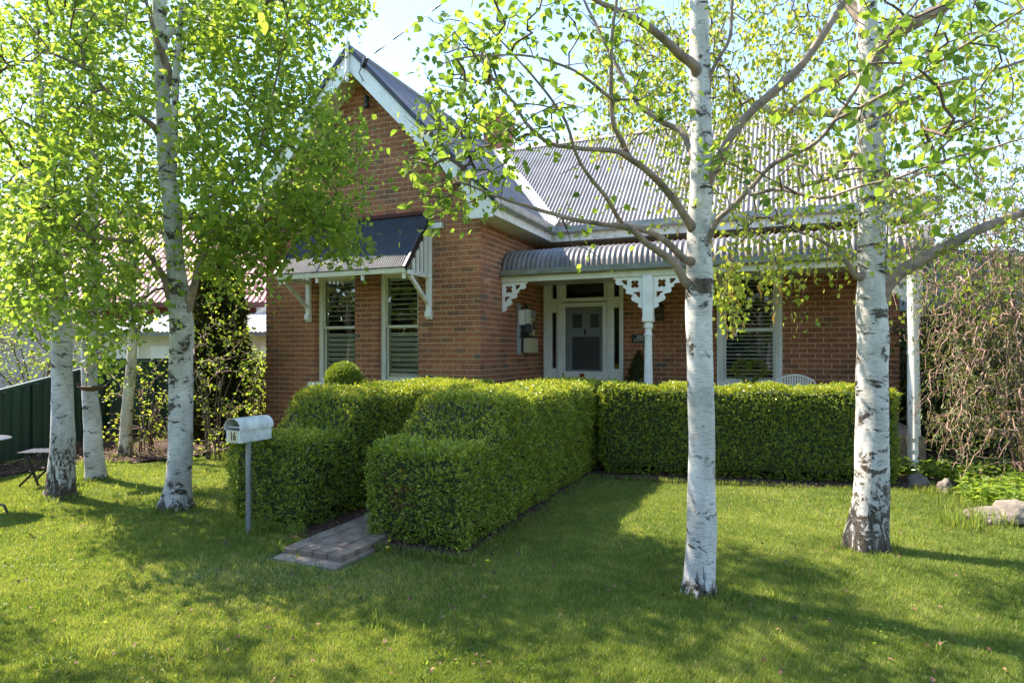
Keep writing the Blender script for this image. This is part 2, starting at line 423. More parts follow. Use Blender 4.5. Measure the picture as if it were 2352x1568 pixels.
class MB:
    def __init__(s):
        s.v = []; s.f = []; s.t = []; s.m = []
    def add(s, vs, fs, tint=0.5, mi=0):
        n = len(s.v)
        s.v.extend([tuple(v) for v in vs]); s.t.extend([tint] * len(vs))
        for f in fs:
            s.f.append(tuple(i + n for i in f)); s.m.append(mi)
    def box(s, x0, x1, y0, y1, z0, z1, tint=0.5, mi=0):
        s.add([(x0, y0, z0), (x1, y0, z0), (x1, y1, z0), (x0, y1, z0), (x0, y0, z1), (x1, y0, z1), (x1, y1, z1), (x0, y1, z1)],
              [(0, 3, 2, 1), (4, 5, 6, 7), (0, 1, 5, 4), (1, 2, 6, 5), (2, 3, 7, 6), (3, 0, 4, 7)], tint, mi)
    def beam(s, p0, p1, w, h, up=(0, 0, 1), tint=0.5):
        p0 = Vector(p0); p1 = Vector(p1); d = (p1 - p0).normalized()
        u = Vector(up); sd = d.cross(u).normalized(); u = sd.cross(d).normalized()
        vs = []
        for p in (p0, p1):
            for a, b in ((-1, -1), (1, -1), (1, 1), (-1, 1)):
                vs.append(p + sd * (a * w / 2) + u * (b * h / 2))
        s.add(vs, [(0, 1, 2, 3), (7, 6, 5, 4), (0, 4, 5, 1), (1, 5, 6, 2), (2, 6, 7, 3), (3, 7, 4, 0)], tint)
    def tube(s, pts, radii, k=8, cap=True, tint=0.5):
        pts = [Vector(p) for p in pts]
        if not hasattr(radii, '__len__'): radii = [radii] * len(pts)
        prev = None; rings = []
        for i, p in enumerate(pts):
            d = (pts[min(i + 1, len(pts) - 1)] - pts[max(i - 1, 0)])
            if d.length < 1e-9: d = Vector((0, 0, 1))
            d.normalize()
            if prev is None:
                u = d.orthogonal().normalized()
            else:
                u = (prev - d * prev.dot(d))
                u = u.normalized() if u.length > 1e-6 else d.orthogonal().normalized()
            prev = u; w = d.cross(u)
            rings.append([p + (u * math.cos(2 * math.pi * j / k) + w * math.sin(2 * math.pi * j / k)) * radii[i] for j in range(k)])
        vs = [v for r in rings for v in r]; fs = []
        for i in range(len(pts) - 1):
            for j in range(k):
                fs.append((i * k + j, i * k + (j + 1) % k, (i + 1) * k + (j + 1) % k, (i + 1) * k + j))
        if cap:
            fs.append(tuple(range(k - 1, -1, -1))); fs.append(tuple((len(pts) - 1) * k + j for j in range(k)))
        s.add(vs, fs, tint)
    def lathe(s, c, prof, k=16, tint=0.5):
        """prof [(r,z)...] about vertical axis at c=(x,y)"""
        vs = []; fs = []
        for r, z in prof:
            for j in range(k):
                a = 2 * math.pi * j / k
                vs.append((c[0] + r * math.cos(a), c[1] + r * math.sin(a), z))
        for i in range(len(prof) - 1):
            for j in range(k):
                fs.append((i * k + j, i * k + (j + 1) % k, (i + 1) * k + (j + 1) % k, (i + 1) * k + j))
        fs.append(tuple(range(k - 1, -1, -1))); fs.append(tuple((len(prof) - 1) * k + j for j in range(k)))
        s.add(vs, fs, tint)
    def prism(s, poly, y0, y1, axes='xz', tint=0.5):
        n = len(poly)
        def mk(p, d):
            if axes == 'xz': return (p[0], d, p[1])
            if axes == 'yz': return (d, p[0], p[1])
            return (p[0], p[1], d)
        vs = [mk(p, y0) for p in poly] + [mk(p, y1) for p in poly]
        fs = [tuple(range(n)), tuple(range(2 * n - 1, n - 1, -1))]
        for i in range(n):
            fs.append((i, n + i, n + (i + 1) % n, (i + 1) % n))
        s.add(vs, fs, tint)
    def build(s, name, mat, parent=None, kind=None, smooth=False, bevel=0.0, tinted=False):
        off = root_off(parent)
        me = bpy.data.meshes.new(name)
        me.from_pydata([(v[0] - off[0], v[1] - off[1], v[2] - off[2]) for v in s.v], [], s.f)
        if isinstance(mat, (list, tuple)):
            for m_ in mat: me.materials.append(m_)
            me.polygons.foreach_set('material_index', s.m)
        else:
            me.materials.append(mat)
        bm = bmesh.new(); bm.from_mesh(me)
        bmesh.ops.recalc_face_normals(bm, faces=bm.faces)
        if bevel > 0:
            bmesh.ops.bevel(bm, geom=list(bm.edges), offset=bevel, segments=1, affect='EDGES', clamp_overlap=True)
        bm.to_mesh(me); bm.free()
        if tinted and bevel == 0:
            at = me.attributes.new('tint', 'FLOAT', 'POINT')
            at.data.foreach_set('value', s.t)
        o = link_mesh(name, me, parent, None, kind)
        if smooth:
            for p in me.polygons: p.use_smooth = True
            try:
                me.set_sharp_from_angle(angle=R(40))
            except Exception:
                pass
        return o

def curve2d(name, loops, thick, mat, parent, loc, rot, kind=None):
    """filled flat shape with holes, extruded; loops of (x,y)"""
    cu = bpy.data.curves.new(name, 'CURVE'); cu.dimensions = '2D'; cu.fill_mode = 'BOTH'; cu.extrude = thick / 2
    for lp in loops:
        sp = cu.splines.new('POLY'); sp.points.add(len(lp) - 1)
        for pt, c in zip(sp.points, lp): pt.co = (c[0], c[1], 0, 1)
        sp.use_cyclic_u = True
    to = bpy.data.objects.new('tmp', cu); COL.objects.link(to)
    dg = bpy.context.evaluated_depsgraph_get()
    me = bpy.data.meshes.new_from_object(to.evaluated_get(dg))
    bpy.data.objects.remove(to); bpy.data.curves.remove(cu)
    me.name = name
    me.materials.clear(); me.materials.append(mat)
    o = link_mesh(name, me, parent, None, kind)
    o.location = loc; o.rotation_euler = rot
    return o

def text_mesh(name, txt, size, thick, mat, parent, loc, rot, sx=1.0, space=1.0, bold=0.0):
    cu = bpy.data.curves.new(name, 'FONT'); cu.body = txt; cu.size = size; cu.extrude = thick
    cu.align_x = 'CENTER'; cu.align_y = 'CENTER'; cu.space_line = space; cu.offset = bold
    to = bpy.data.objects.new('tmp', cu); COL.objects.link(to)
    dg = bpy.context.evaluated_depsgraph_get()
    me = bpy.data.meshes.new_from_object(to.evaluated_get(dg))
    bpy.data.objects.remove(to); bpy.data.curves.remove(cu)
    me.name = name
    me.materials.clear(); me.materials.append(mat)
    o = link_mesh(name, me, parent)
    o.location = loc; o.rotation_euler = rot; o.scale = (sx, 1, 1)
    return o

# ------------------------------------------------------------------ leaves
LEAF_SHAPES = {
    # x (half width), y along, z lift ; two quads folded on the midrib
    'birch': np.array([(0, 0, 0), (-.42, .28, .10), (-.30, .62, .06), (0, 1.0, -.10), (.30, .62, .06), (.42, .28, .10)], dtype=np.float32),
    'narrow': np.array([(0, 0, 0), (-.12, .30, .03), (-.10, .65, .03), (0, 1.0, -.05), (.10, .65, .03), (.12, .30, .03)], dtype=np.float32),
    'box': np.array([(0, 0, 0), (-.31, .55, .06), (0, 1.0, 0), (.31, .55, .06)], dtype=np.float32),
    'scale': np.array([(0, 0, 0), (-.15, .5, .03), (0, 1.0, -.03), (.15, .5, .03)], dtype=np.float32),
}
def leaf_frames(D, N):
    D = D / (np.linalg.norm(D, axis=1, keepdims=True) + 1e-9)
    X = np.cross(D, N); X /= (np.linalg.norm(X, axis=1, keepdims=True) + 1e-9)
    Z = np.cross(X, D)
    return X, D, Z
def build_leaves(name, P, D, N, S, tint, mat, parent, shape='birch', kind='stuff'):
    sh = LEAF_SHAPES[shape]
    X, Y, Z = leaf_frames(D, N)
    V = (P[:, None, :] + S[:, None, None] * (sh[None, :, 0:1] * X[:, None, :] + sh[None, :, 1:2] * Y[:, None, :] + sh[None, :, 2:3] * Z[:, None, :]))
    n = len(P)
    if len(sh) == 4:
        return from_np(name, V.reshape(-1, 3), np.arange(n * 4).reshape(-1, 4), mat, parent, tint=np.repeat(tint, 4), kind=kind)
    base = (np.arange(n) * 6)[:, None]
    q = np.concatenate([base + np.array([[0, 3, 2, 1]]), base + np.array([[0, 5, 4, 3]])], axis=1).reshape(-1, 4)
    return from_np(name, V.reshape(-1, 3), q, mat, parent, tint=np.repeat(tint, 6), kind=kind)

LEAF_MESH = {}
def leaf_mesh(shape, mat, ti):
    key = (shape, mat.name, ti)
    if key not in LEAF_MESH:
        me = bpy.data.meshes.new('leaf')
        me.from_pydata([tuple(map(float, v)) for v in LEAF_SHAPES[shape]], [], [(0, 3, 2, 1), (0, 5, 4, 3)])
        me.materials.append(mat)
        at = me.attributes.new('tint', 'FLOAT', 'POINT'); at.data.foreach_set('value', [ti] * 6)
        LEAF_MESH[key] = me
    return LEAF_MESH[key]

def split_leaves(P, D, N, S, T, mat, root, shape, nmax, foliage_name='foliage'):
    """the nmax leaves that show largest as leaf parts, the rest as one foliage part"""
    n = len(P)
    u = P[:, 0] / P[:, 1] * F2 + CX2
    v = HZ2 - (P[:, 2] - CAM_H) / P[:, 1] * F2
    inside = (u > 10) & (u < 2342) & (v > 10) & (v < 1500) & (P[:, 1] > 0.5)
    score = np.where(inside, S / P[:, 1], 0)
    order = np.argsort(-score)
    k = int(min(nmax, inside.sum()))
    sel = order[:k]; rest = np.setdiff1d(np.arange(n), sel)
    build_leaves(foliage_name, P[rest], D[rest], N[rest], S[rest], T[rest], mat, root, shape)
    X, Y, Z = leaf_frames(D[sel], N[sel])
    off = root_off(root)
    for i, j in enumerate(sel):
        o = bpy.data.objects.new('leaf', leaf_mesh(shape, mat, round(float(T[j]) * 5) / 5))
        COL.objects.link(o); o.parent = root
        s = float(S[j])
        o.matrix_local = Matrix(((X[i][0] * s, Y[i][0] * s, Z[i][0] * s, P[j][0] - off[0]),
                                 (X[i][1] * s, Y[i][1] * s, Z[i][1] * s, P[j][1] - off[1]),
                                 (X[i][2] * s, Y[i][2] * s, Z[i][2] * s, P[j][2] - off[2]), (0, 0, 0, 1)))

def tube_np(paths, radii, k=4):
    """many thin tubes in one array"""
    Vs = []; Fs = []; n0 = 0
    ang = np.arange(k) * 2 * np.pi / k
    for p, r in zip(paths, radii):
        p = np.asarray(p, dtype=np.float64); r = np.asarray(r)
        d = np.gradient(p, axis=0); d /= (np.linalg.norm(d, axis=1, keepdims=True) + 1e-9)
        ref = np.where(np.abs(d[:, 2:3]) < 0.9, np.array([[0, 0, 1.0]]), np.array([[1.0, 0, 0]]))
        ref = np.repeat(ref[:1], len(p), axis=0) if len(ref) == len(p) else ref
        u = np.cross(d, ref); u /= (np.linalg.norm(u, axis=1, keepdims=True) + 1e-9)
        w = np.cross(d, u)
        ring = p[:, None, :] + r[:, None, None] * (np.cos(ang)[None, :, None] * u[:, None, :] + np.sin(ang)[None, :, None] * w[:, None, :])
        m = len(p)
        Vs.append(ring.reshape(-1, 3))
        i = np.arange(m - 1)[:, None] * k; j = np.arange(k)[None, :]; j2 = (j + 1) % k
        f = np.stack([i + j, i + j2, i + k + j2, i + k + j], axis=-1).reshape(-1, 4) + n0
        Fs.append(f); n0 += m * k
    return np.concatenate(Vs), np.concatenate(Fs)

def smooth_path(pts, step=0.06, wob=0.0, seed=0):
    """Catmull-Rom through rows (x,y,z,r)"""
    P = np.array(pts, dtype=np.float64)
    Pe = np.vstack([2 * P[0] - P[1], P, 2 * P[-1] - P[-2]])
    out = []
    for i in range(1, len(Pe) - 2):
        L = np.linalg.norm(Pe[i + 1, :3] - Pe[i, :3]); n = max(2, int(L / step))
        for t in np.linspace(0, 1, n, endpoint=False):
            a, b, c, d = Pe[i - 1], Pe[i], Pe[i + 1], Pe[i + 2]
            q = 0.5 * ((2 * b) + (-a + c) * t + (2 * a - 5 * b + 4 * c - d) * t * t + (-a + 3 * b - 3 * c + d) * t ** 3)
            q[3] = b[3] * (1 - t) + c[3] * t
            out.append(q)
    out.append(P[-1]); out = np.array(out)
    if wob:
        rg = np.random.default_rng(seed)
        n = len(out); w = rg.normal(0, 1, (n, 3))
        ker = np.ones(5) / 5
        for c in range(3): w[:, c] = np.convolve(w[:, c], ker, 'same')
        out[1:-1, :3] += w[1:-1] * wob
    return out

# ================================================================== SETTING
def grid_sheet(name, x0, x1, y0, y1, nx, ny, zf, mat, kind='structure'):
    xs = np.linspace(x0, x1, nx); ys = np.linspace(y0, y1, ny)
    X, Y = np.meshgrid(xs, ys)
    Z = zf(X, Y)
    V = np.stack([X, Y, Z], -1).reshape(-1, 3)
    i = np.arange(ny - 1)[:, None] * nx; j = np.arange(nx - 1)[None, :]
    f = np.stack([i + j, i + j + 1, i + nx + j + 1, i + nx + j], -1).reshape(-1, 4)
    return from_np(name, V, f, mat, None, kind=kind, smooth=True)
grid_sheet('ground', -150, 150, -120, 260, 40, 40, lambda X, Y: X * 0 - 0.03, M['ground'])
def bumps(X, Y):
    return 0.012 * np.sin(X * 1.7 + 1.3 * np.sin(Y * .9)) + 0.010 * np.sin(Y * 2.3 + X) - 0.006
grid_sheet('lawn', -8.5, 8.5, 1.2, 9.2, 120, 80, lambda X, Y: bumps(X, Y), M['ground'])
def poly_sheet(name, pts, z, mat):
    mb = MB(); mb.add([(p[0], p[1], z) for p in pts], [tuple(range(len(pts)))])
    o = mb.build(name, mat); o['kind'] = 'structure'
    return o

# ================================================================== HOUSE
HA = math.atan2(-0.3954, 0.9184)
P0 = Vector((-0.494, 9.77, 0))
house = empty('brick_house', P0, HA, 'red brick cottage with steep gable, slate blue window awning and grey corrugated roofs', 'house', world_children=False)
AV = Vector((0.9184, -0.3954, 0)); BV = Vector((0.3954, 0.9184, 0))
def H2W(a, b, z=0):
    return P0 + AV * a + BV * b + Vector((0, 0, z))
def hproj(a, b, z):
    w = H2W(a, b, z)
    return (w.x / w.y * F2 + CX2, HZ2 - (w.z - CAM_H) / w.y * F2, w.y)

WING_W, EZ = 4.40, 3.66
FACX = 6.05          # right end of the main facade
FB = 2.70            # facade plane
RIDGE_A = -2.2
def wing_roof_z(a): return 6.56 - 1.04 * abs(a - RIDGE_A)
def gable_top(a): return wing_roof_z(a) - 0.10

OPEN_FRONT = [(-3.27, -2.40, 1.05, 2.95), (-1.94, -1.13, 1.05, 2.95)]
OPEN_FAC = [(0.06, 1.635, 0.48, 2.97), (3.33, 4.31, 1.00, 2.95)]

def wall_panel(name, mapf, L0, L1, z0, z1, opens, thick=0.24, gable=None):
    """wall slab cut round its openings; mapf(u, depth, z) -> local point"""
    mb = MB()
    us = sorted({L0, L1} | {o[0] for o in opens} | {o[1] for o in opens})
    zs = sorted({z0, z1} | {o[2] for o in opens} | {o[3] for o in opens})
    for i in range(len(us) - 1):
        for j in range(len(zs) - 1):
            uc = (us[i] + us[i + 1]) / 2; zc = (zs[j] + zs[j + 1]) / 2
            if any(o[0] < uc < o[1] and o[2] < zc < o[3] for o in opens): continue
            c = [mapf(u, d, z) for z in (zs[j], zs[j + 1]) for (u, d) in ((us[i], 0), (us[i + 1], 0), (us[i + 1], thick), (us[i], thick))]
            mb.add(c, [(0, 3, 2, 1), (4, 5, 6, 7), (0, 1, 5, 4), (1, 2, 6, 5), (2, 3, 7, 6), (3, 0, 4, 7)])
    if gable:
        a0, a1, am, zt, zm = gable
        pts = [(a0, z1), (a1, z1), (a1, zt), (am, zm), (a0, zt)]
        vs = [mapf(u, 0, z) for u, z in pts] + [mapf(u, thick, z) for u, z in pts]; n = 5
        mb.add(vs, [tuple(range(n)), tuple(range(2 * n - 1, n - 1, -1))] + [(i, n + i, n + (i + 1) % n, (i + 1) % n) for i in range(n)])
    return mb.build(name, M['mortar'], house)

BRICKS = []   # (mapf, u0, u1, z, tint, score, proud)
CRS, BL = 0.086, 0.240
def lay_bricks(mapf, L0, L1, z0, ztop_f, opens, phase_even, phase_odd, corner_cut=(0, 0), seed=0, zmin_show=0.0):
    rg = random.Random(seed)
    row = 0
    z = z0
    while True:
        zc = z + CRS / 2
        if z > ztop_f[1]: break
        odd = row % 2
        u = L0 + (phase_odd if odd else phase_even) - BL
        lo = L0 + (corner_cut[0] if odd else 0); hi = L1 - (corner_cut[1] if odd else 0)
        while u < L1:
            a, b = max(u, lo) + 0.006, min(u + BL, hi) - 0.006
            segs = [(a, b)]
            for o in opens:
                if o[2] - 0.02 < zc < o[3] + 0.02:
                    ns = []
                    for (s, e) in segs:
                        if e <= o[0] or s >= o[1]: ns.append((s, e)); continue
                        if s < o[0] - 0.03: ns.append((s, o[0] + 0.003))
                        if e > o[1] + 0.03: ns.append((o[1] - 0.003, e))
                    segs = ns
            for (s, e) in segs:
                if e - s < 0.035: continue
                top = min(ztop_f[0](s), ztop_f[0](e))
                if z + CRS > top + 0.02: continue
                t = rg.random()
                t = min(1, max(0, rg.gauss(0.5, 0.17)))
                if rg.random() < 0.06: t = rg.choice((rg.uniform(0.0, 0.15), rg.uniform(.9, 1)))
                BRICKS.append([mapf, s, e, z, t, 0.0, rg.uniform(-0.0015, 0.002)])
            u += BL
        z += CRS; row += 1

mf = lambda u, d, z: (u, d, z)                    # wing front: faces -b
ms = lambda u, d, z: (-d, u, z)                   # wing side: faces +a, u runs back
mc = lambda u, d, z: (u, FB + d, z)               # main facade
ml = lambda u, d, z: (-WING_W + d, u, z)          # wing left side

wall_panel('front_wall', mf, -WING_W + .004, -.004, 0, EZ, OPEN_FRONT, gable=(-WING_W + .004, -.004, RIDGE_A, wing_roof_z(0) - .12, wing_roof_z(RIDGE_A) - .12))
wall_panel('side_wall', ms, 0.242, FB, 0, 3.9, [])
wall_panel('facade_wall', mc, 0.004, FACX - .004, 0, 3.9, OPEN_FAC)
mb = MB()
mb.box(-WING_W + .004, -WING_W + .24, 0.246, 6.9, 0, 3.9)
mb.box(FACX - .24, FACX - .004, FB + .246, 6.9, 0, 3.9)
mb.box(-WING_W + .25, FACX - .25, 6.66, 6.9, 0, 3.9)
mb.build('rear_wall', M['brick'], house)
lay_bricks(mf, -WING_W, 0, 0.0, (lambda a: gable_top(a) - 0.05, 6.5), OPEN_FRONT, 0.08, 0.20, (0, 0.0), 1)
lay_bricks(ms, 0, FB, 0.0, (lambda a: 3.75, 3.75), [], 0.24, 0.12, (0, 0), 2)
lay_bricks(mc, 0, FACX, 0.0, (lambda a: 3.75, 3.75), OPEN_FAC, 0.17, 0.05, (0, 0), 3)
lay_bricks(ml, 0.0, 6.9, 0.0, (lambda a: 3.75, 3.75), [], 0.24, 0.115, (0, 0), 4)

def brick_pts(mapf, u0, u1, z, pr, dep=0.10):
    z0, z1 = z + 0.0063, z + CRS - 0.0063
    return [mapf(u0, -0.005 - pr, z0), mapf(u1, -0.005 - pr, z0), mapf(u1, dep, z0), mapf(u0, dep, z0),
            mapf(u0, -0.005 - pr, z1), mapf(u1, -0.005 - pr, z1), mapf(u1, dep, z1), mapf(u0, dep, z1)]
BOXF = [(0, 3, 2, 1), (4, 5, 6, 7), (0, 1, 5, 4), (1, 2, 6, 5), (2, 3, 7, 6), (3, 0, 4, 7)]
# corner fix: side-wall even rows start at the corner with a header, front odd rows stop short
for i, B in enumerate(BRICKS):
    mapf, s, e, z = B[0], B[1], B[2], B[3]
    row = int(round(z / CRS)) % 2
    if mapf in (ms, ml) and s < 0.02: B[1] = 0.0035
    if mapf is mf and e > -0.02: B[2] = 0.003
    if mapf is mf and s < -WING_W + .02: B[1] = -WING_W - 0.003
    c = mapf((s + e) / 2, 0, z + .04)
    x, y, d = hproj(*c)
    sc = 0
    if mapf is mc and 1.18 < z < 2.60 and (c[0] > 1.7):
        if not (1575 < x < 1640 or 1960 < x < 2040) and x < 2070: sc = (e - s) / d
    if mapf is mf and 1.10 < z < 3.2 and c[0] > -1.1:
        sc = 0.8 * (e - s) / d
    B[5] = sc
order = sorted(range(len(BRICKS)), key=lambda i: -BRICKS[i][5])
chosen = set(order[:298])
mb = MB()
for i, B in enumerate(BRICKS):
    if i not in chosen or B[5] <= 0:
        if B[2] - B[1] > 0.03:
            mb.add(brick_pts(B[0], B[1], B[2], B[3], B[6]), BOXF, B[4])
mb.build('brickwork', M['brick'], house, kind='stuff', tinted=True)
BM = {}
for i in sorted(chosen):
    mapf, s, e, z, t, sc, pr = BRICKS[i]
    if sc <= 0: continue
    ln = round((e - s) * 100) / 100; key = (mapf is mc, ln, round(t * 8) / 8)
    if key not in BM:
        g = (lambda u, d, zz: (u, d, zz))
        m2 = MB(); hl = (e - s) / 2
        m2.add(brick_pts(g, -hl, hl, 0, 0.0), BOXF, key[2])
        o = m2.build('brick', M['brick'], house, tinted=True)
        BM[key] = o.data
    else:
        o = bpy.data.objects.new('brick', BM[key]); COL.objects.link(o); o.parent = house
    p = mapf((s + e) / 2, -pr, z)
    o.location = p

# ---- corrugated sheets -------------------------------------------------
def corr(name, mat, parent, n_w, width_dir, start, prof_f, pitch=0.076, amp=0.0085, spp=8, sheet=0.76, kindname=None, step_up=0.005, thick=0.0):
    """corrugated roofing laid as separate sheets.
    start: origin; width_dir: 'a' or 'b' ; prof_f(w) -> list of ((x,z), normal) running up the slope"""
    w = 0.0; k = 0; objs = []
    while w < n_w - 1e-6:
        w1 = min(w + sheet, n_w)
        cols = max(2, int(round((w1 - w + 0.03) / pitch * spp)))
        V = []; nprof = None
        for c in range(cols + 1):
            ww = w + (w1 - w + 0.03) * c / cols
            h = amp * math.sin(2 * math.pi * ww / pitch) + (k % 2) * step_up
            pr = prof_f(min(ww, n_w)); nprof = len(pr)
            for (x, z, nx, nz) in pr:
                if width_dir == 'a': V.append((start + ww, x + nx * h, z + nz * h))
                else: V.append((x + nx * h, start + ww, z + nz * h))
        i = np.arange(cols)[:, None] * nprof; j = np.arange(nprof - 1)[None, :]
        f = np.stack([i + j, i + nprof + j, i + nprof + j + 1, i + j + 1], -1).reshape(-1, 4)
        o = from_np(name, V, f, mat, parent, smooth=True)
        objs.append(o); w = w1; k += 1
    return objs

# main roof, front slope, with hip on the right
MS = 0.966
def main_prof(w):
    a = -4.8 + w
    bt = min(4.82, 2.2 + max(0.0, 6.42 - a))
    n = Vector((-MS, 1)).normalized()
    rows = 6
    return [(2.2 - .03 + (bt - 2.2 + .03) * r / rows, 3.83 + MS * ((bt - 2.2 + .03) * r / rows), n.x, n.y) for r in range(rows + 1)]
corr('roof_sheet', M['roof'], house, 11.2, 'a', -4.8, main_prof, amp=0.016)
# roofing screws in rows
mb = MB(); rs = random.Random(4)
for r in (.12, .9, 1.7, 2.5):
    for i in range(58):
        a = -1.9 + i * .152 + .019
        if r > 6.3 - a: continue
        if rs.random() < .06: continue
        mb.box(a - .009, a + .009, 2.2 + r - .009, 2.2 + r + .009, 3.83 + MS * (r) + .012, 3.83 + MS * r + .034)
mb.build('roof_screws', M['gutter'], house, kind='stuff')
# rear slope and right hip
mb = MB()
mb.add([(-4.8, 7.44, 3.83), (6.42, 7.44, 3.83), (3.80, 4.82, 6.37), (-4.8, 4.82, 6.37)], [(0, 1, 2, 3)])
mb.add([(6.42, 2.2, 3.82), (6.42, 7.44, 3.82), (3.80, 4.82, 6.36)], [(0, 1, 2)])
mb.add([(-4.8, 2.2, 3.83), (-4.8, 7.44, 3.83), (-4.8, 4.82, 6.37)], [(0, 2, 1)])
mb.build('rear_roof', M['roof'], house)
mb = MB()
mb.tube([(-4.6, 4.82, 6.385), (3.82, 4.82, 6.385)], 0.045, 8)
mb.beam((-4.6, 4.74, 6.345), (3.82, 4.74, 6.345), 0.17, 0.012, up=(0, -MS, 1))
mb.build('ridge_cap', M['roof'], house)
mb = MB()
mb.tube([(3.82, 4.82, 6.385), (6.46, 2.18, 3.85)], 0.04, 8)
mb.beam((3.75, 4.78, 6.36), (6.38, 2.15, 3.815), 0.16, 0.012, up=(0, -MS, 1))
mb.build('hip_cap', M['roof'], house)

# wing roof: right and left slopes (run along b)
def wing_prof(sgn):
    n = Vector((sgn * 1.04, 1)).normalized()
    def f(w):
        rows = 4; out = []
        for r in range(rows + 1):
            s = 2.63 * (1 - r / rows)
            out.append((RIDGE_A + sgn * s, 6.56 - 1.04 * s, n.x, n.y))
        return out
    return f
corr('roof_sheet', M['roof_wing'], house, 5.2, 'b', -0.42, wing_prof(1), amp=0.008)
corr('roof_sheet', M['roof_wing'], house, 5.2, 'b', -0.42, wing_prof(-1), amp=0.008)
mb = MB()
mb.tube([(RIDGE_A, -.44, 6.575), (RIDGE_A, 4.9, 6.575)], 0.045, 8)
mb.build('ridge_cap', M['roof_wing'], house)
# valley flashing (both sides of the valley line)
va0, vb0, va1, vb1 = 0.42, 2.18, -2.03, 4.80
z0v, z1v = 3.83, 6.385
mb = MB()
mb.add([(va0 - .16, vb0 - .02, wing_roof_z(va0 - .16) + .03), (va0 + .02, vb0, z0v + .012), (va1 + .02, vb1, z1v + .012), (va1 - .16, vb1, wing_roof_z(va1 - .16) + .03)], [(0, 1, 2, 3)])
mb.add([(va0 + .02, vb0, z0v + .012), (va0 + .22, vb0, z0v + .03), (va1 + .22, vb1, z1v + .03), (va1 + .02, vb1, z1v + .012)], [(0, 1, 2, 3)])
mb.build('valley_flashing', M['flash'], house)
# little torn iron leaf guard at the foot of the valley
mb = MB()
xs = [0.46 + .02 * i for i in range(15)]
hs = [.03, .06, .11, .08, .13, .16, .12, .10, .14, .11, .07, .08, .06, .07, .06]
poly = [(xs[0], 3.83)] + [(x, 3.85 + h) for x, h in zip(xs, hs)] + [(xs[-1], 3.83)]
mb.prism(poly, 2.14, 2.15)
mb.build('leaf_guard', M['orange_terracotta'], house)

# ---- eaves: fascia, soffit, gutters ------------------------------------
def gutter(name, path, size, mat, parent):
    """quad/ogee gutter; path is list of (a,b,z) of its top outer edge, outward side given by left normal"""
    mb = MB()
    prof = [(0, 0), (.012, 0), (.012, -.10), (0.0, -.118), (-.03, -.13), (-.10, -.13), (-.10, 0), (-.085, 0), (-.085, -.115), (-.03, -.115), (-.004, -.10), (-.002, -.012), (0, -.012)]
    prof = [(p[0] * size, p[1] * size) for p in prof]
    pts = [Vector(p) for p in path]; rings = []
    for i, p in enumerate(pts):
        if i == 0: d = pts[1] - p; nrm = Vector((d.y, -d.x, 0)).normalized()
        elif i == len(pts) - 1: d = p - pts[i - 1]; nrm = Vector((d.y, -d.x, 0)).normalized()
        else:
            d1 = (p - pts[i - 1]); d2 = (pts[i + 1] - p)
            n1 = Vector((d1.y, -d1.x, 0)).normalized(); n2 = Vector((d2.y, -d2.x, 0)).normalized()
            nrm = (n1 + n2); nrm = nrm / (nrm.length_squared / 2)
        rings.append([p + nrm * q[0] + Vector((0, 0, q[1])) for q in prof])
    k = len(prof); vs = [v for r in rings for v in r]; fs = []
    for i in range(len(pts) - 1):
        for j in range(k):
            fs.append((i * k + j, i * k + (j + 1) % k, (i + 1) * k + (j + 1) % k, (i + 1) * k + j))
    fs.append(tuple(range(k))); fs.append(tuple((len(pts) - 1) * k + j for j in range(k)))
    mb.add(vs, fs)
    return mb.build(name, mat, parent)
# path runs front->back along wing eave then right along main eave; outward = right-hand side
gutter('gutter', [(0.52, -0.38, 3.87), (0.52, 2.10, 3.87), (6.5, 2.10, 3.87)], 1.0, M['gutter'], house)
gutter('gutter', [(-4.92, 5.0, 3.87), (-4.92, -0.38, 3.87)], 1.0, M['gutter'], house)
mb = MB(); mb.box(0.385, 0.415, -0.38, 2.185, 3.61, 3.79); mb.build('fascia', M['white_old'], house)
mb = MB(); mb.box(0.385, 6.42, 2.188, 2.215, 3.61, 3.79); mb.build('fascia', M['white_old'], house)
mb = MB(); mb.box(-4.815, -4.785, -0.38, 5, 3.61, 3.79); mb.build('fascia', M['white_old'], house)
mb = MB()
mb.box(0.008, 0.384, -0.385, 2.69, 3.622, 3.634); mb.build('soffit', M['cream'], house)
mb = MB(); mb.box(0.385, 6.42, 2.217, 2.69, 3.622, 3.634); mb.build('soffit', M['cream'], house)
mb = MB(); mb.box(-4.784, -4.41, -0.385, 5, 3.622, 3.634); mb.build('soffit', M['cream'], house)

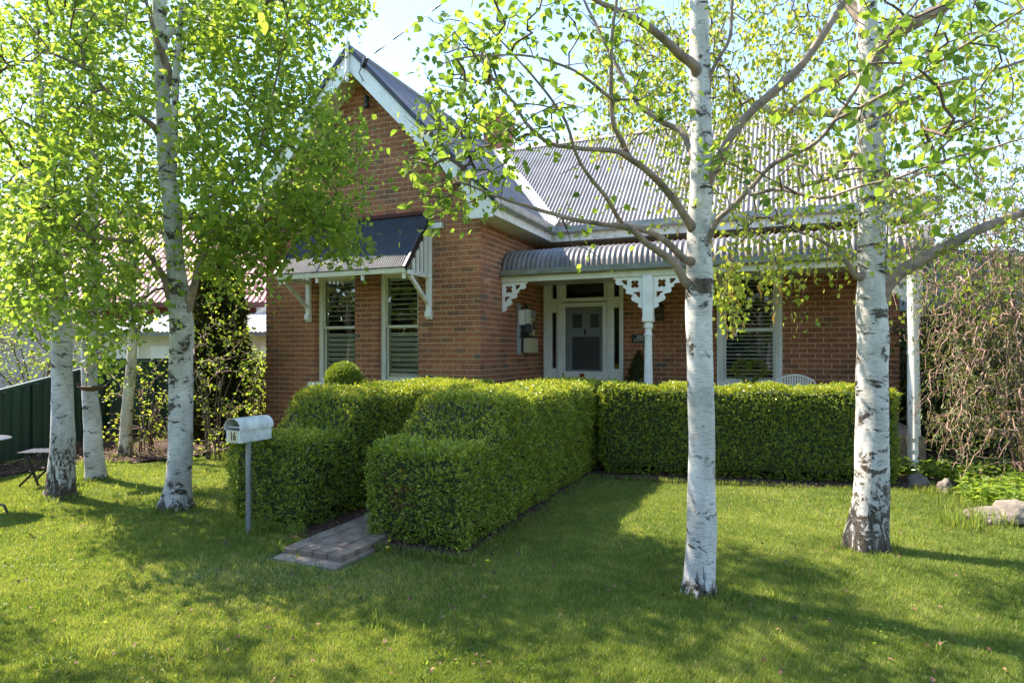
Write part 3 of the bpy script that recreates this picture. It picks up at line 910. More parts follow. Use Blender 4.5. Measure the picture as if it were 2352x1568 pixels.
# ---- gable: barge boards, lining, finial -------------------------------
for sg in (1, -1):
    mb = MB()
    e = 2.60
    pts = [(RIDGE_A, 6.53), (RIDGE_A + sg * e, 6.53 - 1.04 * e), (RIDGE_A + sg * e, 6.53 - 1.04 * e - .25)]
    foot = [(RIDGE_A + sg * (e - .43), 3.575), (RIDGE_A + sg * (e - .43), 6.53 - 1.04 * (e - .43) - .34), (RIDGE_A, 6.53 - .34)]
    poly = [(RIDGE_A, 6.53), (RIDGE_A + sg * e, 6.53 - 1.04 * e), (RIDGE_A + sg * e, 3.575)] + foot
    if sg < 0: poly = poly[::-1]
    mb.prism(poly, -0.43, -0.40)
    mb.build('barge_board', M['white'], house)
    mb = MB()
    mb.beam((RIDGE_A, -.445, 6.57), (RIDGE_A + sg * 2.63, -.445, 6.57 - 1.04 * 2.63), 0.05, 0.07, up=(0, 0, 1))
    mb.build('roof_edge', M['black'], house)
    # lining boards between barge and wall
    nb = 22
    for i in range(nb):
        s0 = .02 + (2.42 / nb) * i; s1 = s0 + 2.42 / nb - 0.008
        mb = MB()
        za = 6.53 - .20
        c = []
        for (s, b) in ((s0, -.398), (s1, -.398), (s1, -.008), (s0, -.008)):
            c.append((RIDGE_A + sg * s, b, za - 1.04 * s))
        c2 = [(p[0], p[1], p[2] + .014) for p in c]
        mb.add(c + c2, BOXF)
        mb.build('lining_board', M['cream'], house)
mb = MB()
mb.lathe((RIDGE_A, -.47), [(.012, 5.98), (.03, 6.0), (.035, 6.04), (.02, 6.08), (.045, 6.12), (.045, 6.16), (.03, 6.19), (.03, 6.5), (.035, 6.55), (.03, 6.62), (.014, 6.66), (.012, 6.88), (.004, 6.96)], 12)
mb.build('finial', M['white_old'], house, smooth=True)
# junction box and insulator for the power line
mb = MB()
mb.beam((RIDGE_A + .30, -.47, 6.17), (RIDGE_A + .40, -.50, 6.30), .07, .05)
mb.lathe((RIDGE_A + .13, -.12), [(.02, 5.66), (.05, 5.68), (.05, 5.74), (.03, 5.76), (.045, 5.79), (.045, 5.85), (.02, 5.88)], 10)
mb.build('insulator', M['black'], house, smooth=True)
mb = MB()
mb.tube([(RIDGE_A + .33, -.5, 6.2), (RIDGE_A + .26, -.5, 6.08), (RIDGE_A + .30, -.45, 5.98), (RIDGE_A + .2, -.3, 5.9), (RIDGE_A + .14, -.14, 5.86)], .008, 6)
mb.build('lead_wire', M['black'], house)

# ---- chimney -----------------------------------------------------------
mb = MB(); mb.box(-2.35, -1.80, 4.95, 5.50, 5.2, 7.35); ch = mb.build('chimney', M['mortar'], house)
rgc = random.Random(5)
mb = MB()
for r in range(26):
    z = 5.15 + r * .086
    ex = 0.0 if r < 22 else (0.03 if r < 24 else 0.05)
    
    for side in range(4):
        n = 3
        for i in range(-1, 3):
            s0 = i * .24 + (r % 2) * .12; s1 = s0 + .23
            s0 = max(s0, -ex); s1 = min(s1, .55 + ex)
            if s1 - s0 < .04: continue
            if side == 0: mb.box(-2.35 + s0, -2.35 + s1, 4.95 - .006 - ex, 5.05, z, z + .077, rgc.gauss(.45, .15))
            if side == 1: mb.box(-1.9, -1.80 + .006 + ex, 4.95 + s0, 4.95 + s1, z, z + .077, rgc.gauss(.45, .15))
            if side == 2: mb.box(-2.35 - .006 - ex, -2.25, 4.95 + s0, 4.95 + s1, z, z + .077, rgc.gauss(.45, .15))
mb.build('chimney_brickwork', M['brick'], ch, kind='stuff', tinted=True)

# ---- windows -----------------------------------------------------------
def sash_window(a0, a1, z0, z1, bb, rail_z, nslat, slat_h, name='window', open_angle=0.5, blind=False):
    """timber double-hung window set back in its opening; its pane and slats are sub-parts"""
    mb = MB(); t = .055
    mb.box(a0 + .004, a0 + t, bb, bb + .10, z0 + .004, z1 - .004)
    mb.box(a1 - t, a1 - .004, bb, bb + .10, z0 + .004, z1 - .004)
    mb.box(a0 + t, a1 - t, bb, bb + .10, z1 - .07, z1 - .004)
    mb.box(a0 + t, a1 - t, bb - .02, bb + .10, z0 + .004, z0 + .06)
    fr = mb.build(name, M['white'], house, bevel=.004)
    g = 0.045
    x0, x1 = a0 + t, a1 - t
    # outer bead
    mb = MB()
    mb.box(x0, x0 + .018, bb + .012, bb + .04, z0 + .06, z1 - .07)
    mb.box(x1 - .018, x1, bb + .012, bb + .04, z0 + .06, z1 - .07)
    mb.box(x0 + .018, x1 - .018, bb + .012, bb + .04, z1 - .088, z1 - .07)
    mb.build('bead', M['white'], fr)
    # upper sash, lower sash
    for (s0, s1, off) in ((rail_z - .02, z1 - .088, .042), (z0 + .06, rail_z + .02, .072)):
        mb = MB(); w = .038; c0, c1 = x0 + .019, x1 - .019
        mb.box(c0, c0 + w, bb + off, bb + off + .028, s0, s1)
        mb.box(c1 - w, c1, bb + off, bb + off + .028, s0, s1)
        mb.box(c0 + w, c1 - w, bb + off, bb + off + .028, s1 - .04, s1)
        mb.box(c0 + w, c1 - w, bb + off, bb + off + .028, s0, s0 + .045)
        mb.build('sash', M['white'] if blind else M['cream'], fr, bevel=.003)
        mb = MB()
        mb.box(c0 + w, c1 - w, bb + off + .012, bb + off + .016, s0 + .045, s1 - .04)
        mb.build('pane', M['glass'], fr)
    # slats
    yb = bb + .128
    n = nslat
    zz0, zz1 = z0 + .09, z1 - .13
    # shutter frame
    mb = MB()
    if not blind:
        mb.box(x0 + .01, x0 + .06, yb - .012, yb + .016, z0 + .06, z1 - .07)
        mb.box(x1 - .06, x1 - .01, yb - .012, yb + .016, z0 + .06, z1 - .07)
        mb.box(x0 + .06, x1 - .06, yb - .012, yb + .016, z0 + .06, z0 + .16)
        mb.box(x0 + .06, x1 - .06, yb - .012, yb + .016, z1 - .17, z1 - .07)
        mb.box(x0 + .06, x1 - .06, yb - .012, yb + .016, rail_z - .03, rail_z + .03)
        zz0, zz1 = z0 + .17, z1 - .18
        mb.build('shutter_frame', M['grey_slat'], fr)
    else:
        mb.box(x0 + .02, x1 - .02, yb - .02, yb + .03, z1 - .12, z1 - .075)
        mb.build('blind_head', M['grey_slat'], fr)
    me = None
    for i in range(n):
        z = zz0 + (zz1 - zz0) * (i + .5) / n
        if not blind and abs(z - rail_z) < .05: continue
        ang = open_angle if (blind or z < rail_z) else open_angle * 0.12
        if me is None or True:
            mb = MB()
            xa, xb = (x0 + .062, x1 - .062) if not blind else (x0 + .022, x1 - .022)
            hw = slat_h / 2; cy, sy = math.cos(ang) * hw, math.sin(ang) * hw; th = .003
            mb.add([(xa, yb - cy, -sy - th), (xb, yb - cy, -sy - th), (xb, yb + cy, sy - th), (xa, yb + cy, sy - th),
                    (xa, yb - cy, -sy + th), (xb, yb - cy, -sy + th), (xb, yb + cy, sy + th), (xa, yb + cy, sy + th)], BOXF)
            o = mb.build('slat', M['grey_slat'], fr); o.location = (0, 0, z)
    # room behind
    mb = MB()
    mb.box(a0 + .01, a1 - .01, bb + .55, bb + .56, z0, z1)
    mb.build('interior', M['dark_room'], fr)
    return fr
w1 = sash_window(*OPEN_FRONT[0], .10, 2.00, 18, .085, 'shuttered_window', -0.72)
w2 = sash_window(*OPEN_FRONT[1], .10, 2.00, 18, .085, 'shuttered_window', -0.72)
w3 = sash_window(*OPEN_FAC[1], FB + .0, 1.95, 26, .055, 'blind_window', 0.25, True)
# moulded architrave of the verandah window
mb = MB()
a0, a1, z0, z1 = OPEN_FAC[1]
for (x0, x1, zz0, zz1) in ((a0 - .035, a0 + .02, z0 - .03, z1 + .04), (a1 - .02, a1 + .035, z0 - .03, z1 + .04), (a0 + .02, a1 - .02, z1 - .02, z1 + .04), (a0 + .02, a1 - .02, z0 - .03, z0 + .02)):
    mb.box(x0, x1, FB - .028, FB + .01, zz0, zz1)
mb.build('architrave', M['white'], w3, bevel=.004)
for (a0, a1, z0, z1) in OPEN_FRONT:
    mb = MB()
    mb.prism([(-.055, z0 - .14), (-.055, z0 - .045), (-.03, z0 - .012), (.115, z0 + .006), (.115, z0 - .14)], a0 - .13, a1 + .10, 'yz')
    mb.build('sill', M['concrete'] if False else M['white_old'], house, bevel=.006)

# ---- awning over the wing windows -------------------------------------
AW0, AW1, AWD, AWT, AWB = -3.44, -0.91, 0.75, 3.81, 2.865
def aw_prof(w):
    s = (AWT - AWB) / AWD; n = Vector((-s, 1)).normalized()
    return [(-AWD + AWD * r / 4, AWB + (AWT - AWB) * r / 4, n.x, n.y) for r in range(5)]
aw = empty('window_awning', (0, 0, 0), 0, world_children=False); aw.parent = house
for k_ in ('label', 'category'): 
    if k_ in aw: del aw[k_]
corr('awning_sheet', M['awning'], aw, AW1 - AW0, 'a', AW0, aw_prof, pitch=.042, amp=.012, spp=8, sheet=.85, step_up=.0)
for a in (AW0 - .012, AW1 + .012):
    mb = MB(); mb.beam((a, -AWD - .005, AWB - .02), (a, -.0, AWT - .02), .03, .09, up=(0, 0, 1)); mb.build('edge_trim', M['black'], aw)
mb = MB(); mb.box(AW0 + .0, AW1 - .0, -AWD + .012, -AWD + .032, AWB - .085, AWB - .012); mb.build('front_board', M['cream'], aw)
mb = MB(); mb.box(AW0, AW1, -.045, -.010, AWT + .0, AWT + .055); mb.build('head_flashing', M['brick_red'], aw)
for a in (AW0 + .05, -2.62, -1.72, AW1 - .05):
    mb = MB(); mb.beam((a, -AWD + .04, AWB - .09), (a, -.012, AWT - .09), .04, .07)
    mb.box(a - .02, a + .02, -AWD + .034, -AWD + .075, AWB - .17, AWB - .06)
    mb.build('rafter', M['white'], aw)
for a in (AW0 + .06, AW1 + .0):
    mb = MB()
    mb.box(a - .045, a + .045, -.07, -.008, 2.22, 3.64)
    mb.build('bracket_post', M['white'], aw, bevel=.004)
    mb = MB()
    mb.prism([(-.07, 2.12), (-.10, 2.15), (-.10, 2.21), (-.075, 2.24), (-.008, 2.24), (-.008, 2.10), (-.05, 2.10)], a - .05, a + .05, 'yz')
    mb.build('bracket_foot', M['white'], aw, bevel=.004)
    mb = MB(); mb.box(a - .035, a + .035, -.70, -.071, 2.76, 2.83); mb.build('bracket_arm', M['white_old'], aw, bevel=.004)
    mb = MB(); mb.beam((a, -.60, 2.75), (a, -.08, 2.36), .05, .055); mb.build('bracket_strut', M['white_old'], aw)
    mb = MB(); mb.beam((a, -.70, 2.86), (a, -.10, 3.63), .04, .045); mb.build('bracket_rake', M['white'], aw)
    for i in range(4):
        b = -.16 - .115 * i
        mb = MB(); mb.box(a - .02, a + .02, b - .018, b + .018, 2.832, 3.66 - (abs(b) - .04) * 1.267 - .04)
        mb.build('picket', M['white'], aw)
mb = MB(); mb.box(AW1 - .04, AW1 + .27, -.10, -.012, 3.55, 3.64); mb.build('purlin_end', M['white_old'], aw, bevel=.006)

# ---- door set ------------------------------------------------------------
D0, D1 = 0.06, 1.635
ds = empty('door_set', (0, 0, 0), 0, world_children=False); ds.parent = house
fb = FB - .035
mb = MB()
FL, FT = 0.485, 2.965
def post(x0, x1, z0=FL, z1=FT, y0=fb, y1=FB + .08): mb.box(x0, x1, y0, y1, z0, z1)
post(D0 + .0, D0 + .05); post(D0 + .05, D0 + .115, y0=fb + .018)
post(.365, .405, y0=fb - .012); post(.405, .43, y0=fb + .01)
post(1.316, 1.345, y0=fb + .01); post(1.345, 1.385, y0=fb - .012)
post(D1 - .06, D1, y0=fb); 
post(D0 + .115, .365, 2.96 - .06, 2.96, fb + .018); post(1.385, D1 - .06, 2.90, 2.96, fb + .018); post(.43, 1.316, 2.925, 2.96, fb + .01)
post(.43, 1.316, 2.53, 2.60, fb - .005); post(D0 + .115, .365, 2.47, 2.60, fb + .012); post(1.385, D1 - .06, 2.47, 2.60, fb + .012)
post(D0 + .115, .365, FL, 1.25, fb + .03); post(1.385, D1 - .06, FL, 1.25, fb + .03)
for (x0, x1) in ((D0 + .115, .225), (.318, .365), (1.385, 1.452), (1.552, D1 - .06)):
    post(x0, x1, 1.25, 2.47, fb + .03)
for (x0, x1, z0, z1) in ((D0 + .115, .225, 2.60, 2.90), (.318, .365, 2.60, 2.90), (1.385, 1.452, 2.60, 2.90), (1.552, D1 - .06, 2.60, 2.90)):
    post(x0, x1, z0, z1, fb + .03)
post(.225, .318, 2.33, 2.47, fb + .03); post(1.452, 1.552, 2.40, 2.47, fb + .03)
post(.43, .505, 2.60, 2.925, fb + .03); post(1.26, 1.316, 2.60, 2.925, fb + .03)
mb.build('door_frame', M['white'], ds, bevel=.003)
for (x0, x1, z0, z1) in ((.225, .318, 1.25, 2.33), (1.452, 1.552, 1.25, 2.40), (.225, .318, 2.60, 2.90), (1.452, 1.552, 2.60, 2.90), (.505, 1.26, 2.60, 2.925)):
    mb = MB(); mb.box(x0, x1, fb + .055, fb + .06, z0, z1); mb.build('glass_light', M['glass'], ds)
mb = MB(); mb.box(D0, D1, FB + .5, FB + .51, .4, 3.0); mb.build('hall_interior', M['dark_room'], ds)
mb = MB(); mb.box(.235, .31, FB + .14, FB + .15, 1.2, 2.4)
mb.build('curtain', M['orange_terracotta'], ds)
# timber door behind
mb = MB()
y0, y1 = FB + .10, FB + .135
def pan(x0, x1, z0, z1): mb.box(x0, x1, y0, y1, z0, z1)
pan(.432, .60, FL, 2.50); pan(1.15, 1.314, FL, 2.50); pan(.60, 1.15, 2.30, 2.50); pan(.60, 1.15, 1.86, 2.03); pan(.60, 1.15, FL, 1.23)
pan(.80, .955, 2.03, 2.30)
fd = mb.build('front_door', M['grey_paint'], house, bevel=.004)
for (x0, x1, z0, z1) in ((.60, .80, 2.03, 2.30), (.955, 1.15, 2.03, 2.30), (.60, 1.15, 1.23, 1.86)):
    mb = MB(); mb.box(x0, x1, y0 + .015, y0 + .02, z0, z1); mb.build('door_glass', M['glass'], fd)
mb = MB(); mb.box(.845, .885, y0 - .02, y0 - .001, 1.90, 2.01); mb.build('knocker', M['black'], fd, bevel=.006)
# screen door
mb = MB(); y0, y1 = fb + .012, fb + .04
pan(.432, .505, FL, 2.51); pan(1.24, 1.314, FL, 2.51); pan(.505, 1.24, 2.43, 2.51); pan(.505, 1.24, 1.03, 1.20); pan(.505, 1.24, FL, .57)
sd_ = mb.build('screen_door', M['white'], house, bevel=.003)
for (z0, z1) in ((1.20, 2.43), (.57, 1.03)):
    mb = MB(); mb.add([(.505, y0 + .014, z0), (1.24, y0 + .014, z0), (1.24, y0 + .014, z1), (.505, y0 + .014, z1)], [(0, 1, 2, 3)]); mb.build('insect_screen', M['screen'], sd_)
mb = MB(); mb.tube([(.845, y0 - .035, 1.115), (.845, y0 - .002, 1.115)], [.045, .05], 16); mb.build('amber_knob', M['amber'], sd_, smooth=True)
mb = MB(); mb.box(.45, .475, y0 - .012, y0 - .001, 1.06, 1.17); mb.tube([(.462, y0 - .03, 1.10), (.52, y0 - .035, 1.10)], .006, 6); mb.build('handle', M['brass'], sd_, bevel=.002)
mb = MB(); mb.box(.437, .472, fb - .03, fb - .013, 1.62, 1.72); mb.build('doorbell', M['white'], ds, bevel=.003)

# ---- verandah ----------------------------------------------------------
ver = empty('verandah', (0, 0, 0), 0, world_children=False); ver.parent = house
def ver_prof(w):
    out = []
    # bullnose: centre (1.20, 2.93) radius ~.42/.37
    for i in range(9):
        t = i / 8 * math.pi / 2
        x = 1.22 - .46 * math.cos(t); z = 2.91 + .40 * math.sin(t)
        n = Vector((-math.cos(t) * .40, math.sin(t) * .46)).normalized()
        out.append((x, z, n.x, n.y))
    for i in range(1, 4):
        x = 1.22 + (FB - .01 - 1.22) * i / 3; z = 3.31 + .16 * i / 3
        out.append((x, z, -.1, .99))
    return out
corr('roof_sheet', M['roof_verandah'], ver, FACX - .12 + .02, 'a', .03, ver_prof, pitch=.085, amp=.012, spp=9, sheet=.765)
pr = [(p[0], p[1]) for p in ver_prof(0)]
mb = MB(); mb.prism(pr + [(FB - .01, 3.43), (1.22, 3.26), (1.0, 3.2), (.84, 3.05), (.80, 2.90)], FACX - .075, FACX + .09, 'yz'); mb.build('end_barge', M['roof_verandah'], ver)
gutter('verandah_gutter', [(.008, .70, 2.93), (FACX + .08, .70, 2.93)], .80, M['gutter_green'], ver)
mb = MB(); mb.box(.008, FACX, .775, .855, 2.735, 2.845); mb.build('beam', M['cream'], ver)
mb = MB(); mb.box(FACX - .08, FACX, .857, FB - .01, 2.735, 2.845); mb.build('beam', M['cream'], ver)
mb = MB(); mb.box(.012, FACX - .01, .86, FB - .06, 2.86, 2.88); mb.build('ceiling_lining', M['cream'], ver)
mb = MB(); mb.box(.012, FACX - .02, .66, FB - .012, .02, .475); mb.build('verandah_floor', M['concrete'], ver)

def turned_post(a, b):
    mb = MB()
    mb.box(a - .078, a + .078, b - .078, b + .078, 2.06, 2.733)
    mb.box(a - .085, a + .085, b - .085, b + .085, 2.03, 2.10)
    o = mb.build('post', M['white'], ver, bevel=.012)
    mb = MB()
    mb.lathe((a, b), [(.058, 2.029), (.068, 2.00), (.072, 1.97), (.066, 1.94), (.052, 1.93), (.052, 1.86), (.066, 1.85), (.068, 1.835), (.060, 1.82), (.054, 1.80), (.060, 1.5), (.068, 1.1), (.070, .9), (.070, .56), (.074, .55), (.074, .48)], 24)
    mb.build('turned_shaft', M['white'], ver, smooth=True)
    return o
turned_post(2.46, .815)
turned_post(5.93, .825)

def fret_shape(w=.46, h=.50):
    """outer outline of the fretwork bracket (corner at 0,0; runs +x and -y) with its cut-outs"""
    out = [(0, 0), (w, 0)]
    # lower edge: ogee scallops from (w,0) down to (.03,-h)
    def arc(cx, cy, r, a0, a1, n=6):
        return [(cx + r * math.cos(R(a0 + (a1 - a0) * i / n)), cy + r * math.sin(R(a0 + (a1 - a0) * i / n))) for i in range(n + 1)]
    out += [(w, -.025), (w - .035, -.03)]
    out += arc(w - .075, -.075, .045, 30, -100, 6)
    out += [(w - .15, -.125)]
    out += [(w - .16, -.175), (w - .20, -.185)]
    out += arc(w - .235, -.225, .042, 20, -110, 6)
    out += [(w - .31, -.285)]
    out += arc(w - .325, -.335, .045, 50, -80, 5)
    out += [(.06, -.42)]
    out += arc(.045, -.445, .035, 20, -90, 4)
    out += [(.0, -h)]
    holes = []
    # quatrefoil
    c = (.125, -.115)
    q = []
    for k in range(4):
        base = 45 + 90 * k
        px_, py_ = c[0] + .042 * math.cos(R(base)), c[1] + .042 * math.sin(R(base))
        for i in range(9):
            an = base - 120 + 240 * i / 8
            q.append((px_ + .030 * math.cos(R(an)), py_ + .030 * math.sin(R(an))))
    holes.append(q)
    holes.append([(.245, -.045), (.335, -.045), (.325, -.075), (.295, -.105), (.275, -.12), (.245, -.125)])
    holes.append([(.045, -.235), (.15, -.235), (.14, -.255), (.11, -.265), (.09, -.30), (.045, -.33)])
    return out, holes
FO, FH = fret_shape()
def fret(a, b, mirror):
    loops = [[((-x if mirror else x), y) for x, y in lp] for lp in [FO] + FH]
    curve2d('fretwork_bracket', loops, .03, M['white'], ver, (a, b, 2.733), (R(90), 0, 0))
fret(2.46 + .08, .815, False); fret(2.46 - .08, .815, True); fret(.012, .815, False); fret(5.93 - .08, .825, True)

# downpipe at the right end (its own thing: hangs off gutter)
mb = MB()
ax, bx = 5.885, .655
mb.tube([(ax, .70, 2.80), (ax, .68, 2.6), (ax, bx, 2.45), (ax, bx, .20), (ax + .005, bx - .05, .12), (ax + .02, bx - .13, .03)], .062, 20)
for z in (.42, .27, 1.55, 2.3):
    mb.tube([(ax, bx, z), (ax, bx, z + .05)], .066, 20)
dp = mb.build('downpipe', M['white'], ver, smooth=True)

# ---- small fittings -----------------------------------------------------
# meter box panel on the wing side wall
mt = empty('electricity_meter', H2W(.006, 1.9, 0), HA, 'electricity meter panel with grey conduit and cream box on the brick side wall', 'meter', world_children=False)
def M_(name, b0, b1, z0, z1, d0, d1, mat, bev=.006):
    mb = MB(); mb.box(d0, d1, b0, b1, z0, z1); return mb.build(name, mat, mt, bevel=bev)
M_('backboard', -.32, .26, 1.58, 2.33, .002, .035, M['black'])
M_('conduit', -.47, -.36, 1.52, 2.44, .002, .05, M['meter_grey'])
M_('switch_box', -.50, -.34, 2.05, 2.31, .052, .13, M['white'])
M_('smart_meter', -.27, -.10, 2.08, 2.34, .04, .14, M['white'])
M_('relay', -.26, -.02, 1.92, 2.06, .04, .13, M['awning'])
M_('fuse_block', .05, .19, 2.22, 2.34, .04, .12, M['meter_grey'])
M_('meter', .02, .17, 1.88, 2.20, .04, .11, M['meter_cream'])
M_('meter_window', .04, .15, 1.98, 2.14, .112, .118, M['black'])
M_('red_fuse', -.06, 0.0, 2.06, 2.12, .04, .11, M['orange_terracotta'])
M_('cream_cover', -.24, .22, 1.56, 1.82, .04, .15, M['meter_cream'])
M_('green_tab', -.08, .02, 2.36, 2.46, .002, .04, M['green_steel'])
mb = MB(); mb.tube([(.08, -.42, 2.04), (.09, -.43, 1.95), (.07, -.44, 1.85), (.05, -.42, 1.82)], .014, 6); mb.build('cable', M['black'], mt)

# lantern
ln = empty('wall_lantern', H2W(2.12, FB - .01, 0), HA, 'black carriage lantern on brick wall behind verandah post', 'lantern', world_children=False)
mb = MB()
mb.box(.17, .23, -.03, 0, 2.28, 2.48); mb.tube([(.2, -.02, 2.44), (.2, -.08, 2.50), (.2, -.14, 2.46)], .012, 6)
mb.box(.13, .27, -.21, -.07, 2.13, 2.145); mb.box(.13, .27, -.21, -.07, 2.36, 2.375)
for (x, y) in ((.14, -.20), (.26, -.20), (.14, -.08), (.26, -.08)): mb.box(x - .007, x + .007, y - .007, y + .007, 2.145, 2.36)
mb.lathe((.2, -.14), [(.10, 2.375), (.05, 2.43), (.02, 2.45), (.01, 2.48)], 4)
mb.build('cage', M['black'], ln)
mb = MB(); mb.box(.145, .255, -.195, -.085, 2.147, 2.358); mb.build('lantern_glass', M['glass'], ln)
# name board
sg_ = empty('name_sign', H2W(1.985, FB - .012, 1.815), HA, 'small black house name board reading BIRCH COTTAGE on verandah wall', 'sign', world_children=False)
mb = MB(); mb.box(-.19, .19, -.018, 0, -.08, .08); mb.build('board', M['black'], sg_, bevel=.003)
text_mesh('lettering', 'BIRCH\nCOTTAGE', .076, .0015, M['sign_print'], sg_, (0, -.0205, 0), (R(90), 0, 0), .86, .78, .001)

# power line
mb = MB()
pA = H2W(RIDGE_A + .38, -.50, 6.27); pB = wp(1411, -342, 8.0); pC = pA + (pB - pA) * 2.2
pts = []
for i in range(60):
    t = i / 59; p = pA.lerp(pC, t); p.z -= .25 * math.sin(math.pi * t)
    pts.append(p)
def twist(ph):
    return [p + Vector((math.cos(i * 1.3 + ph), 0, math.sin(i * 1.3 + ph))) * .009 for i, p in enumerate(pts)]
mb.tube(twist(0), .008, 5); mb.tube(twist(math.pi), .008, 5)
tag(mb.build('power_line', M['black']), 'twisted black power cable rising from the gable top into the sky', 'cable')

# ================================================================== PATH, BEDS
Q0 = Vector((-1.79, 4.87, 0))
def QW(a, b, z=0): return Q0 + AV * a + BV * b + Vector((0, 0, z))
path = empty('garden_path', Q0, HA, world_children=False)
path['kind'] = 'structure'
mb = MB()
mb.box(-.01, .585, -.10, 4.4, -.03, .018)
mb.build('path_base', M['concrete'], path, bevel=.012)
PV = {}
rg = random.Random(3)
for c in range(4):
    y = 0.0 if c % 2 == 0 else -0.0
    b = 0.0; first = True
    while b < 4.3:
        L = .30 if not (first and c % 2) else .17
        first = False
        key = L
        if key not in PV:
            m2 = MB(); m2.box(-.069, .069, .004, L - .004, 0, .055)
            o = m2.build('paver', M['paver'], path, bevel=.006); PV[key] = o.data
        else:
            o = bpy.data.objects.new('paver', PV[key]); COL.objects.link(o); o.parent = path
        o.location = (.07 + c * .142, b, .010 + rg.uniform(-.004, .004)); o.rotation_euler = (rg.uniform(-.008, .008), rg.uniform(-.012, .012), rg.uniform(-.004, .004))
        b += L
poly_sheet('path_bed', [QW(-.30, .42), QW(1.34, .50), QW(1.38, 4.0), QW(1.45, 5.2), QW(-.30, 5.2)], .012, M['mulch'])
poly_sheet('verandah_bed', [Vector((0.9, 7.78, 0)), Vector((4.5, 7.0, 0)), Vector((5.1, 6.85, 0)), Vector((7.6, 6.1, 0)), Vector((9.5, 9, 0)), Vector((3, 10.5, 0)), Vector((.5, 9.5, 0))], .014, M['mulch'])
poly_sheet('fence_bed', [gp(-60, 1105), gp(60, 1085), gp(200, 1062), gp(310, 1062), gp(430, 1050), gp(540, 1030), Vector((-4.2, 11.5, 0)), Vector((-8.6, 12.5, 0)), Vector((-9.0, 7.0, 0))], .016, M['mulch'])

# ================================================================== HEDGES
def leaf_shell(P, Nn, rng, per=6, size=.019, spread=.75, tint_f=None, lift=.02):
    """rosettes of small leaves at surface points P with outward normals Nn"""
    n = len(P)
    up = np.array([0, 0, .55])
    D0 = Nn + up + rng.normal(0, .35, (n, 3))
    D0 /= np.linalg.norm(D0, axis=1, keepdims=True)
    PP = np.repeat(P + Nn * rng.uniform(-lift * 1.8, lift, (n, 1)), per, axis=0)
    DD = np.repeat(D0, per, axis=0)
    NN = rng.normal(0, 1, (n * per, 3))
    D = DD + rng.normal(0, spread, (n * per, 3)); D /= np.linalg.norm(D, axis=1, keepdims=True)
    PP = PP + DD * rng.uniform(-.012, .022, (n * per, 1))
    S = rng.uniform(.75, 1.25, n * per) * size
    base_t = rng.beta(2.2, 2.6, n)
    if tint_f is not None: base_t = tint_f(P, Nn, base_t)
    T = np.clip(np.repeat(base_t, per) + rng.normal(0, .07, n * per), 0, None)
    return PP, D, DD * .6 + NN * .5, S, T

